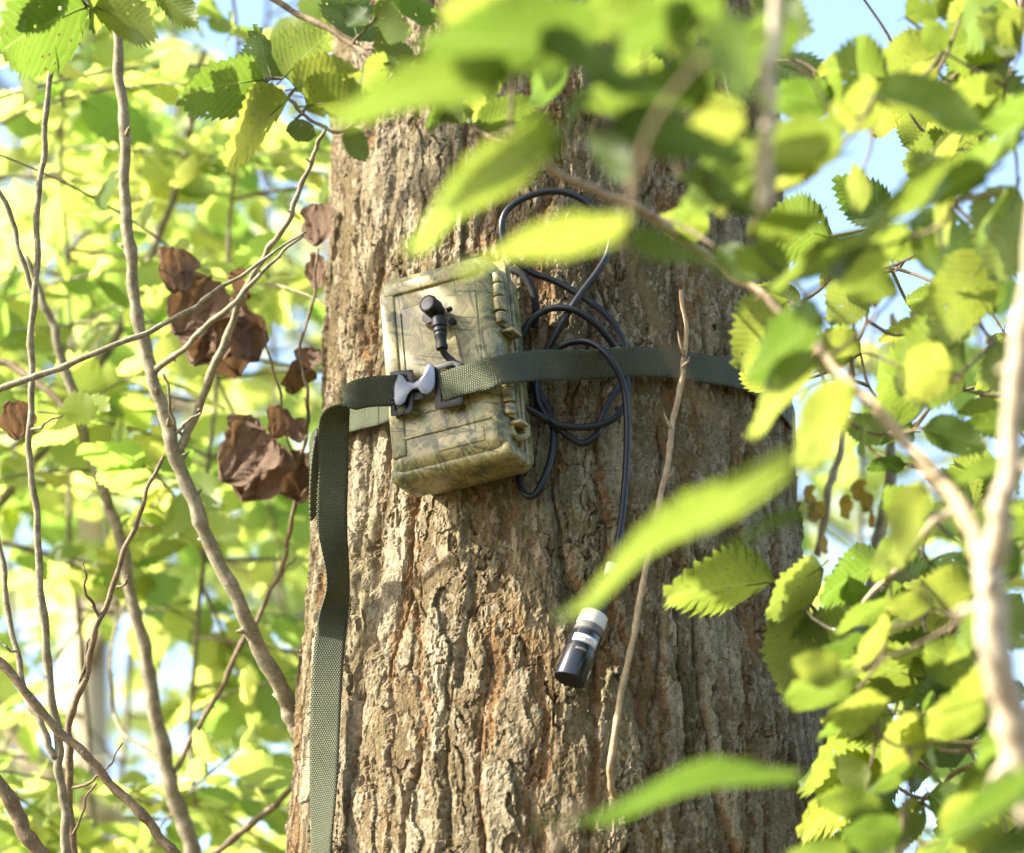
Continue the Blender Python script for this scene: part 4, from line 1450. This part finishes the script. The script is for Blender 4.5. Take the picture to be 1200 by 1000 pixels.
def leafy_sapling(name, label, sx, dep, lean, nspray, size, seed, ylo=-150, yhi=1150, reach=0.42, width=10, keep=300, group=None, mat=TWIG_GREY, spread=None, skip=None):
    r = random.Random(seed)
    ctrl = []
    for i in range(9):
        py = ylo + (yhi - ylo) * i / 8
        ctrl.append((sx + lean * (0.5 - i / 8) * 200 + r.uniform(-14, 14), py, dep + r.uniform(-0.04, 0.04), width * (0.45 + 0.55 * i / 8)))
    pts, rad = twig_path(ctrl, 6, 0.002, seed)
    gp, gr = to_ground(pts, rad, 1, (0, 0.1))
    root = thing(name, label, 'sapling', (gp[-1].x, gp[-1].y, 0), group)
    Geo().add(tube_geo(gp, gr, 9, True, 0.1, seed)).build('stem', mat, root)
    lv = []
    for k in range(nspray):
        p0 = pts[r.randrange(2, len(pts) - 2)]
        a = r.uniform(0, 2 * math.pi)
        d = Vector((math.cos(a), math.sin(a) * 0.8, r.uniform(-0.25, 0.35)))
        if spread:
            d.x += spread
        L = reach * r.uniform(0.6, 1.2)
        pp, ll = spray(p0, d, L, r.randint(11, 17), size, r, flat=0.6)
        ok = [l for l in ll if not (skip and skip(l[0])) and not shades_trunk(l[0])]
        if len(ok) < 2:
            continue
        tg = Geo().add(tube_geo(pp, [0.0022 - 0.0014 * i / 8 for i in range(9)], 5)).build('twig', mat, root)
        lv += [(l[0], l[1], l[2], tg) for l in ok]
    def big(l):
        x, y, dd = screen(l[0])
        vis = -60 < x < 1260 and -60 < y < 1060
        return (0 if vis else 10) + dd * 0.1
    lv.sort(key=big)
    vis = [l for l in lv if big(l) < 10][:keep]
    rest = [l[:3] for l in lv if l not in vis]
    for l in vis:
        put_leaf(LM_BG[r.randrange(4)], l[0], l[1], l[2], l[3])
    if rest:
        merged_leaves('foliage', LM_FAR, rest, LEAF_BG, root, r)
    return root, len(vis), len(rest)

def behind_trunk(p):
    x, y, d = screen(p)
    return 430 < x < 880 or (45 < x < 150 and 690 < y < 900 and (int(x * 7) % 5))

GRP = 'leafy saplings behind the trunk'
tot = 0
for k, (sx, dep, lean, ns, size, width, lab) in enumerate((
        (255, 3.20, 0.35, 34, 0.062, 8, 'leafy sapling just behind the trunk edge on the strap tail side'),
        (90, 3.30, -0.2, 36, 0.064, 9, 'leafy sapling behind the slender bare sapling'),
        (-60, 3.25, 0.3, 26, 0.064, 10, 'leafy sapling off beyond the leaning stems'),
        (170, 3.75, 0.5, 36, 0.066, 10, 'yellow green sapling standing farther back behind the bare limb'),
        (330, 3.95, -0.3, 33, 0.064, 10, 'leafy sapling half hidden by the trunk on the strap tail side'),
        (20, 4.3, 0.4, 36, 0.068, 11, 'yellow green sapling far back behind the slanting pole'),
        (1010, 3.6, 0.2, 14, 0.066, 8, 'sparse leafy sapling behind the trunk on the dead shoot side'),
        (1170, 4.0, -0.3, 22, 0.072, 9, 'sparse leafy sapling behind the pale blurred stem'))):
    spx = None
    _, a_, b_ = leafy_sapling('leafy_sapling', lab, sx, dep, lean, ns, size, 300 + k, width=width, group=GRP, skip=behind_trunk,
                              ylo=-250 if sx < 800 else 350, yhi=1200)
    tot += a_

# ------------------------------------------------------------------ trees farther back
def far_tree(label, x, y, H, R, nleaf, seed, trunk_r=0.09, lean=0.0, size=0.11, zlo=2.2):
    r = random.Random(seed)
    root = thing('background_tree', label, 'tree', (x, y, 0), 'trees in the background')
    c = [(x, y, -0.05), (x + lean * 0.3, y, H * 0.3), (x + lean * 0.6 + r.uniform(-.1, .1), y, H * 0.6), (x + lean, y, H)]
    pts = [Vector(q_) for q_ in catmull(c, 8)]
    rad = [trunk_r * (1 - 0.85 * i / (len(pts) - 1)) for i in range(len(pts))]
    Geo().add(tube_geo(pts, rad, 12, True, 0.06, seed)).build('trunk', TWIG_PALE if seed % 2 else TWIG_GREY, root)
    leaves = []
    nb_ = 26
    for k in range(nb_):
        f = (0.18 + 0.8 * k / nb_) * (len(pts) - 1)
        i = min(int(f), len(pts) - 2)
        p0 = pts[i].lerp(pts[i + 1], f - i)
        a = k * 2.4 + r.uniform(-0.4, 0.4)
        L = R * r.uniform(0.6, 1.1) * (1.0 - 0.55 * max(0, (p0.z / H - 0.5)))
        d = Vector((math.cos(a), math.sin(a), r.uniform(0.0, 0.5))).normalized()
        bp = [p0 + d * (L * t) + Vector((0, 0, -0.1 * L * t * t)) + jit(r, 0.02) for t in np.linspace(0, 1, 8)]
        br = Geo().add(tube_geo(bp, [trunk_r * 0.28 * (1 - 0.85 * t) for t in np.linspace(0, 1, 8)], 6))
        per = nleaf // nb_
        for s in range(max(1, per // 9)):
            q0 = bp[r.randrange(2, 8)]
            if q0.z < zlo - 0.6:
                continue
            aa = r.uniform(0, 6.28)
            pp, ll = spray(q0, Vector((math.cos(aa), math.sin(aa), r.uniform(-0.3, 0.5))), 0.55 * r.uniform(0.6, 1.2), 9, size, r)
            br.add(tube_geo([pp[0], pp[4], pp[8]], [0.004, 0.003, 0.001], 4))
            leaves += ll
        br.build('branch', TWIG_GREY, root)
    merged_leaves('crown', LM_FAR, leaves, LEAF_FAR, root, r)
    return root
far_tree('slim leafy tree with a pale grey trunk behind the bare saplings', -0.87, 3.6, 7.5, 1.4, 1900, 601, 0.085, 0.0, zlo=3.6)
far_tree('broad leafy tree well behind the trunk on the strap tail side', -0.55, 6.5, 8.5, 1.9, 2000, 602, 0.12, 0.3)
far_tree('tall leafy tree in the distance behind the fallen pole', -2.6, 8.0, 9.5, 2.2, 1900, 603, 0.13, 0.2, 0.12)
far_tree('distant leafy tree directly behind the recorder tree', 0.6, 10.5, 8.0, 2.0, 2200, 604, 0.13, -0.2, 0.12)
far_tree('low distant tree behind the pale blurred stem', 3.0, 12.0, 5.2, 1.7, 1800, 605, 0.10, 0.2, 0.12)
far_tree('leafy tree out beyond the leaning stems', -4.2, 4.5, 7.5, 1.6, 1600, 606, 0.11, 0.2, 0.12)

# ------------------------------------------------------------------ near shrub on the stalk side, with the twigs that hang in front of the trunk
SHR = thing('serrated_leaf_shrub', 'shrub with serrated bright leaves and pale stem overhanging the front of the trunk', 'shrub', (0.42, -1.05, 0))
n1, n1p = limb('stem', [(1235, 60, 1.72, 26), (1222, 200, 1.72, 28), (1205, 350, 1.73, 30), (1183, 540, 1.74, 30), (1174, 600, 1.74, 32), (1163, 655, 1.75, 36), (1160, 700, 1.75, 40), (1172, 790, 1.75, 44), (1196, 890, 1.76, 46), (1225, 1010, 1.76, 48)], TWIG_PALE, SHR, seed=201, sides=14, ground=1, drift=(0.05, 0.0))
n2, n2p = limb('branch', [(1158, 665, 1.76, 26), (1118, 583, 1.82, 19), (1084, 546, 1.90, 16), (1035, 486, 1.98, 14), (997, 451, 2.05, 13), (950, 400, 2.12, 12), (899, 350, 2.2, 11), (857, 322, 2.22, 11), (815, 290, 2.22, 11), (785, 270, 2.18, 11), (750, 245, 2.12, 11), (690, 220, 2.08, 10), (645, 196, 2.05, 9), (600, 150, 2.03, 7)], TWIG_TAN, SHR, seed=202, sides=10)
n3, n3p = limb('branch', [(892, 246, 1.70, 20), (897, 180, 1.69, 22), (901, 112, 1.68, 21), (908, 30, 1.67, 19), (915, -80, 1.66, 17), (960, -300, 1.65, 20), (1150, -380, 1.68, 24), (1290, -250, 1.70, 25), (1250, 60, 1.72, 26)], TWIG_CREAM, SHR, seed=203, sides=10)
n4, n4p = limb('branch', [(1215, -60, 2.3, 9), (1180, 70, 2.3, 8), (1130, 82, 2.3, 6), (1105, 100, 2.3, 4)], TWIG_BROWN, SHR, seed=204)
n5, n5p = limb('branch', [(1170, 700, 1.80, 14), (1180, 800, 2.1, 10), (1165, 880, 2.3, 8), (1120, 905, 2.38, 7), (1088, 937, 2.4, 6), (1040, 915, 2.42, 5), (1007, 905, 2.42, 4)], TWIG_BROWN, SHR, seed=205)
n6, n6p = limb('branch', [(1165, 880, 2.3, 7), (1110, 880, 2.38, 6), (1050, 868, 2.42, 4)], TWIG_BROWN, SHR, seed=206)
n7, n7p = limb('branch', [(1165, 700, 1.82, 12), (1130, 720, 2.2, 9), (1112, 745, 2.35, 8), (1088, 745, 2.38, 7), (1080, 690, 2.42, 6), (1078, 655, 2.45, 4)], TWIG_BROWN, SHR, seed=207)
n8, n8p = limb('branch', [(1122, 590, 1.84, 12), (1080, 630, 2.1, 9), (1020, 700, 2.3, 7), (980, 738, 2.36, 5), (944, 716, 2.38, 4)], TWIG_PALE, SHR, seed=208)
NET = Network()
for p_ in (n1p, n2p, n3p, n4p, n5p, n6p, n7p, n8p):
    NET.add_path(p_)

# the tree's own twig crossing in front at the top
TW = thing('overhanging_twig', 'brown twig with crisp serrated leaves hanging in front of the trunk top', 'twig', P(320, 0, 2.45))
k1, k1p = limb('stem', [(150, -260, 2.5, 14), (260, -60, 2.45, 10), (320, 0, 2.45, 9), (367, 24, 2.44, 9), (413, 52, 2.42, 8), (463, 84, 2.40, 8), (522, 129, 2.38, 7), (560, 152, 2.36, 6), (610, 175, 2.34, 5)], TWIG_BROWN, TW, seed=211)
k2, k2p = limb('branch', [(463, 84, 2.40, 5), (430, 130, 2.42, 5), (400, 155, 2.43, 5), (366, 142, 2.44, 5), (340, 118, 2.45, 5), (311, 96, 2.46, 4)], TWIG_BROWN, TW, seed=212)
k3, k3p = limb('branch', [(260, -60, 2.45, 6), (180, -20, 2.46, 5), (135, 8, 2.46, 4), (100, 8, 2.46, 3)], TWIG_BROWN, TW, seed=213)
k4, k4p = limb('branch', [(413, 52, 2.42, 4), (435, 25, 2.40, 4), (450, -20, 2.40, 3)], TWIG_BROWN, TW, seed=214)
NET2 = Network()
for p_ in (k1p, k2p, k3p, k4p):
    NET2.add_path(p_)

# hand-set leaves: base x,y, tip x,y, depth at base, depth at tip, facing (0 flat-on to the sky .. 1 square to us), width factor
S_ = [  # twig at the top
    (308, 93, 196, 108, 2.46, 2.40, 0.55, 1.0), (335, 118, 250, 190, 2.45, 2.38, 0.50, 0.95), (332, 92, 378, 42, 2.46, 2.52, 0.85, 1.1),
    (318, 92, 300, 36, 2.46, 2.50, 0.8, 1.0), (345, 104, 428, 76, 2.45, 2.40, 0.6, 1.0), (360, 124, 446, 104, 2.44, 2.38, 0.5, 1.0),
    (346, 140, 362, 172, 2.44, 2.42, 0.9, 1.0), (100, 8, -20, 60, 2.46, 2.38, 0.55, 1.0), (112, 8, 192, 36, 2.46, 2.42, 0.55, 1.0),
    (178, -14, 236, 30, 2.46, 2.44, 0.45, 0.9), (60, -40, 20, 40, 2.44, 2.40, 0.5, 1.0), (150, -30, 90, 30, 2.5, 2.45, 0.4, 1.0),
    (420, 50, 400, -20, 2.42, 2.46, 0.8, 1.1), (440, 20, 490, 30, 2.40, 2.36, 0.7, 1.0), (430, 30, 405, 10, 2.40, 2.42, 0.8, 1.0),
    (448, 0, 520, -10, 2.40, 2.34, 0.6, 1.1), (455, 80, 410, 90, 2.40, 2.36, 0.6, 1.0), (500, 112, 556, 138, 2.38, 2.36, 0.6, 0.9),
    (525, 130, 496, 150, 2.38, 2.35, 0.6, 0.9), (560, 150, 632, 112, 2.36, 2.34, 0.6, 0.9), (480, 96, 520, 60, 2.39, 2.40, 0.7, 1.0),
    (470, 84, 450, 40, 2.39, 2.42, 0.7, 1.0), (410, 150, 425, 195, 2.43, 2.42, 0.8, 0.9), (600, 172, 640, 130, 2.34, 2.34, 0.6, 0.9), (545, 142, 590, 90, 2.36, 2.38, 0.6, 1.0)]
N_ = [  # near shrub
    # soft, close to the lens
    (600, 88, 378, 132, 1.80, 1.74, 0.06, 0.85), (655, 160, 468, 284, 1.80, 1.72, 0.08, 0.95), (728, 276, 536, 304, 1.72, 1.62, 0.0, 0.85), (725, 285, 868, 312, 1.80, 1.76, 0.05, 0.9),
    (700, 52, 492, 40, 1.82, 1.76, 0.10, 1.1), (640, 60, 770, 100, 1.80, 1.74, 0.18, 1.2), (815, 20, 700, 60, 1.85, 1.80, 0.3, 0.9), (868, 20, 850, 118, 1.62, 1.58, 0.8, 1.0),
    (715, 150, 880, 180, 1.80, 1.76, 0.16, 1.1), (690, 110, 640, 190, 1.82, 1.76, 0.3, 0.9), (740, 210, 690, 150, 1.84, 1.86, 0.4, 0.9),
    (930, 545, 652, 712, 1.80, 1.72, 0.06, 1.0), (945, 600, 820, 660, 1.80, 1.74, 0.05, 0.9), (1230, 910, 1065, 1005, 1.55, 1.48, 0.35, 1.0), (1230, 985, 1120, 1015, 1.56, 1.5, 0.4, 1.0),
    (960, 196, 838, 236, 1.95, 1.88, 0.2, 1.0), (890, 190, 778, 250, 2.0, 1.95, 0.25, 1.0), (985, 180, 860, 170, 1.9, 1.84, 0.2, 1.1),
    (965, 372, 872, 440, 1.98, 1.92, 0.4, 1.0), (955, 425, 868, 505, 1.98, 1.92, 0.4, 1.0), (1000, 452, 925, 545, 1.86, 1.82, 0.75, 1.0), (1080, 566, 1046, 662, 1.9, 1.87, 0.75, 0.85),
    (1190, 545, 1105, 562, 1.9, 1.88, 0.2, 0.9), (1095, 580, 1140, 600, 1.9, 1.88, 0.5, 0.9),
    (1155, 205, 975, 278, 1.95, 1.88, 0.15, 1.0), (1198, 160, 1055, 258, 1.98, 1.90, 0.15, 0.9), (1025, 112, 1165, 145, 2.0, 1.95, 0.3, 1.0), (1010, 290, 900, 330, 1.98, 1.92, 0.3, 1.0),
    (1060, 280, 960, 300, 2.0, 1.95, 0.3, 1.1), (840, 290, 890, 330, 2.1, 2.08, 0.5, 1.0), (1000, 140, 930, 190, 2.05, 2.0, 0.4, 1.0),
    (790, 60, 900, 110, 1.86, 1.80, 0.3, 1.1), (760, 130, 680, 100, 1.9, 1.86, 0.3, 1.1), (830, 120, 740, 80, 1.84, 1.8, 0.35, 1.0), (800, 210, 900, 250, 1.9, 1.86, 0.2, 1.1),
    (870, 150, 780, 150, 1.88, 1.84, 0.3, 1.2), (905, 230, 820, 200, 1.92, 1.88, 0.3, 1.2), (840, 30, 760, -10, 1.86, 1.82, 0.4, 1.2), (930, 60, 860, 30, 1.9, 1.86, 0.4, 1.2), (760, 30, 660, 10, 1.9, 1.86, 0.3, 1.2),
    (600, 40, 520, 0, 1.88, 1.84, 0.35, 1.2), (880, 280, 960, 250, 1.95, 1.92, 0.3, 1.1), (920, 320, 860, 290, 1.98, 1.95, 0.4, 1.1),
    # crisper, about level with the trunk
    (904, 72, 980, 124, 2.35, 2.33, 0.75, 1.25), (908, 190, 972, 158, 2.38, 2.36, 0.7, 1.1), (1105, 62, 1016, 96, 2.32, 2.30, 0.7, 1.25), (1198, 32, 1092, 62, 2.30, 2.28, 0.7, 1.2),
    (1122, 92, 1212, 150, 2.30, 2.28, 0.7, 1.35), (1112, 245, 1102, 342, 2.25, 2.22, 0.85, 1.3), (1192, 222, 1156, 335, 2.2, 2.16, 0.85, 1.1), (1182, 224, 1132, 290, 2.12, 2.1, 0.2, 0.7),
    (922, 352, 860, 432, 2.36, 2.34, 0.85, 1.35), (1125, 400, 1035, 455, 2.25, 2.2, 0.8, 1.35), (1066, 366, 1130, 392, 2.28, 2.26, 0.7, 1.1), (1082, 502, 1158, 522, 2.26, 2.24, 0.6, 1.0),
    (1165, 400, 1210, 470, 2.2, 2.16, 0.7, 1.2), (1160, 300, 1080, 400, 2.22, 2.2, 0.7, 1.0),
    (905, 682, 772, 694, 2.42, 2.36, 0.5, 0.95), (962, 664, 886, 716, 2.40, 2.36, 0.6, 1.1), (1032, 658, 952, 700, 2.36, 2.32, 0.5, 1.1), (945, 716, 910, 814, 2.40, 2.38, 0.95, 1.4),
    (1084, 796, 965, 760, 2.36, 2.30, 0.42, 1.0), (1112, 792, 1030, 745, 2.38, 2.36, 0.6, 1.2), (1112, 800, 1036, 862, 2.36, 2.32, 0.6, 1.2), (1052, 868, 918, 895, 2.42, 2.36, 0.42, 0.95),
    (1038, 908, 928, 978, 2.42, 2.36, 0.6, 1.15), (1052, 950, 965, 1006, 2.40, 2.36, 0.6, 1.2), (1100, 760, 1170, 800, 2.34, 2.3, 0.6, 1.2), (1060, 690, 1010, 730, 2.38, 2.36, 0.6, 1.1),
    (1090, 660, 1150, 700, 2.3, 2.28, 0.7, 1.2), (1080, 700, 1040, 640, 2.4, 2.42, 0.7, 1.2), (1110, 860, 1180, 830, 2.34, 2.3, 0.6, 1.1), (1120, 900, 1080, 830, 2.38, 2.4, 0.7, 1.1),
    (1150, 890, 1210, 940, 2.3, 2.26, 0.6, 1.2), (1090, 930, 1150, 980, 2.36, 2.32, 0.6, 1.2), (1080, 940, 1030, 1000, 2.38, 2.36, 0.6, 1.1), (1150, 700, 1210, 760, 2.2, 2.16, 0.6, 1.1),
    (1000, 720, 990, 650, 2.36, 2.38, 0.7, 1.1), (1130, 640, 1200, 600, 2.2, 2.16, 0.6, 1.1), (1180, 800, 1100, 830, 2.1, 2.06, 0.5, 1.1), (780, 60, 706, 92, 2.34, 2.3, 0.6, 1.2), (812, 20, 760, 66, 2.34, 2.32, 0.7, 1.3),
    (830, 60, 800, 130, 2.3, 2.28, 0.7, 1.2), (860, 130, 800, 190, 2.28, 2.24, 0.6, 1.2), (880, 150, 930, 210, 2.3, 2.28, 0.7, 1.2), (900, 40, 850, 100, 2.3, 2.28, 0.7, 1.1),
    (830, 270, 770, 250, 2.2, 2.18, 0.6, 1.0), (660, 60, 610, 120, 2.2, 2.16, 0.6, 1.0), (640, 10, 690, 70, 2.2, 2.18, 0.6, 1.1), (560, 0, 600, 60, 2.2, 2.18, 0.6, 1.1), (700, 0, 760, 30, 2.1, 2.08, 0.6, 1.2),
    (600, -20, 520, 20, 2.0, 1.96, 0.5, 1.2), (880, 0, 960, 40, 2.2, 2.18, 0.6, 1.0), (1060, 20, 1120, -20, 2.25, 2.25, 0.6, 1.1), (1170, 0, 1120, 40, 2.25, 2.2, 0.7, 1.2)]
rr_ = random.Random(17)
# a scatter of further shrub leaves along the edge of the picture
for k in range(46):
    x = rr_.uniform(985, 1230); y = rr_.choice((rr_.uniform(-60, 480), rr_.uniform(640, 1040), rr_.uniform(640, 1040)))
    if 930 < x < 1060 and 520 < y < 660:
        continue
    dep = rr_.uniform(1.95, 2.5)
    a = rr_.uniform(2.2, 4.6); L = rr_.uniform(60, 95)
    N_.append((x, y, x + math.cos(a) * L, y - math.sin(a) * L * 0.7, dep, dep - rr_.uniform(0, 0.05), rr_.uniform(0.3, 0.8), rr_.uniform(0.95, 1.3)))
for k in range(95):
    zone = rr_.random()
    if zone < 0.36:
        x, y = rr_.uniform(885, 1215), rr_.uniform(60, 470)
    elif zone < 0.50:
        x, y = rr_.uniform(1030, 1215), rr_.uniform(-40, 120)
    elif zone < 0.62:
        x, y = rr_.uniform(1060, 1215), rr_.uniform(460, 640)
    else:
        x, y = rr_.uniform(925, 1215), rr_.uniform(640, 1030)
    if y > 800 and x < 1010:
        x += 80
    dep = rr_.uniform(2.12, 2.62)
    a = rr_.uniform(1.9, 4.9); L = rr_.uniform(45, 88)
    N_.append((x, y, x + math.cos(a) * L, y - math.sin(a) * L * 0.8, dep, dep - rr_.uniform(-0.02, 0.05), rr_.uniform(0.2, 0.9), rr_.uniform(0.9, 1.35)))
for k in range(40):
    if rr_.random() < 0.45:
        x, y = rr_.uniform(930, 1215), rr_.uniform(300, 520)
    else:
        x, y = rr_.uniform(960, 1215), rr_.uniform(670, 1020)
    dep = rr_.uniform(2.3, 2.62)
    a = rr_.uniform(1.9, 4.9); L = rr_.uniform(35, 58)
    N_.append((x, y, x + math.cos(a) * L, y - math.sin(a) * L * 0.8, dep, dep - rr_.uniform(-0.02, 0.04), rr_.uniform(0.4, 0.9), rr_.uniform(0.8, 1.2)))
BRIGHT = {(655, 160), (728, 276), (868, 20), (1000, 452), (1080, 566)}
def set_leaves(rows, net, root, seed):
    r = random.Random(seed)
    bases = []
    for (x0, y0, x1, y1, d0, d1, fc, wf) in rows:
        if d0 < 1.9 and x0 < 1000:
            d0 -= 0.17; d1 -= 0.17
        b = P(x0, y0, d0); t = P(x1, y1, d1)
        away = Vector((-0.35, 0.85, 0.35))
        hint = Vector((-0.1, 0.1, 1)) * (1 - fc) + away * fc + jit(r, 0.05)
        if d0 < 2.0:
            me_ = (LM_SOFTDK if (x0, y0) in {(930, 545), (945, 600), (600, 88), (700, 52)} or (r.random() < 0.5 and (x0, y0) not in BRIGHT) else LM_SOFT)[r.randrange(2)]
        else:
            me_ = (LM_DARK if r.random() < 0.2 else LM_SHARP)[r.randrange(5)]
        put_leaf(me_, b, t, hint, root, 'leaf', wf)
        bases.append(b)
    net.attach(bases, 0.0011, seed)
    for g_ in net.geos:
        g_.build('twig', TWIG_BROWN, root)
set_leaves(N_, NET, SHR, 5)
set_leaves(S_, NET2, TW, 6)

SHO = thing('young_shoot', 'young shoot with one long blurred green leaf low in front of the trunk', 'shoot', P(640, 1100, 1.62) * 1.0)
SHO.location.z = 0
WINV[SHO.name] = Matrix.Translation(-SHO.location)
limb('stem', [(690, 940, 1.62, 5), (664, 962, 1.62, 7), (648, 1010, 1.62, 8), (640, 1100, 1.62, 9)], TWIG_BROWN, SHO, seed=301, ground=1)
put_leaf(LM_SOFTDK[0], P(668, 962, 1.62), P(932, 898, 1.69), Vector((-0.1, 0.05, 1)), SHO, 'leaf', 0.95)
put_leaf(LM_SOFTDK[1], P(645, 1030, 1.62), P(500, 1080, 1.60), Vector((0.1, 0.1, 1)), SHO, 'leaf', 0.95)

# ------------------------------------------------------------------ the tree's own crown overhead and the added dapple twig
rc = random.Random(23)
lv = []
tw = Geo()
for pts in crown_limbs:
    for k in range(26):
        p0 = pts[rc.randrange(8, len(pts))]
        a = rc.uniform(0, 6.28)
        pp, ll = spray(p0, Vector((math.cos(a), math.sin(a), rc.uniform(-0.4, 0.5))), 0.5 * rc.uniform(0.6, 1.2), 8, 0.09, rc)
        tw.add(tube_geo([pp[0], pp[4], pp[8]], [0.004, 0.003, 0.001], 4))
        lv += [l for l in ll if not shades_trunk(l[0])]
tw.build('crown_twigs', TWIG_GREY, TREE)['kind'] = 'stuff'
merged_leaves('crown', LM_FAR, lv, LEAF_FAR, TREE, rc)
# unseen twig added in the sun's way to dapple the box and upper trunk
rd = random.Random(31)
dl, dpts = [], []
for k in range(30):
    if k < 13:
        tg = face_plane(rd.uniform(455, 640), rd.uniform(310, 580), 0.0)
    else:
        tg = TR(rd.uniform(480, 660), rd.uniform(-40, 300), 0.0)
    t = rd.uniform(0.75, 1.25)
    c = tg + SUN * t
    d = Vector((rd.uniform(-0.5, 0.2), rd.uniform(-1, 1), rd.uniform(-1.0, -0.1))).normalized()
    L = rd.uniform(0.045, 0.075)
    dl.append((c - d * L / 2, c + d * L / 2, SUN + jit(rd, 0.35)))
dn = Network()
p_hi = crown_limbs[0][len(crown_limbs[0]) // 2]
p_lo = face_plane(540, 380, 0) + SUN * 1.0
dp = [Vector(q_) for q_ in catmull([p_hi, p_hi.lerp(p_lo, 0.4) + Vector((0.08, 0.05, 0)), p_lo + Vector((0, 0, 0.25)), p_lo], 8)]
dtw = Geo().add(tube_geo(dp, [0.006 - 0.0045 * i / (len(dp) - 1) for i in range(len(dp))], 7)).build('added_dapple_twig', TWIG_GREY, TREE)
dn.add_path(dp)
dn.attach([l[0] for l in dl], 0.001, 3)
for g_ in dn.geos:
    g_.build('twig', TWIG_GREY, dtw)
for l in dl:
    put_leaf(LM_BG[rd.randrange(4)], l[0], l[1], l[2], dtw)
print('leaf objects', tot, 'things', len([o for o in bpy.data.objects if o.parent is None]))
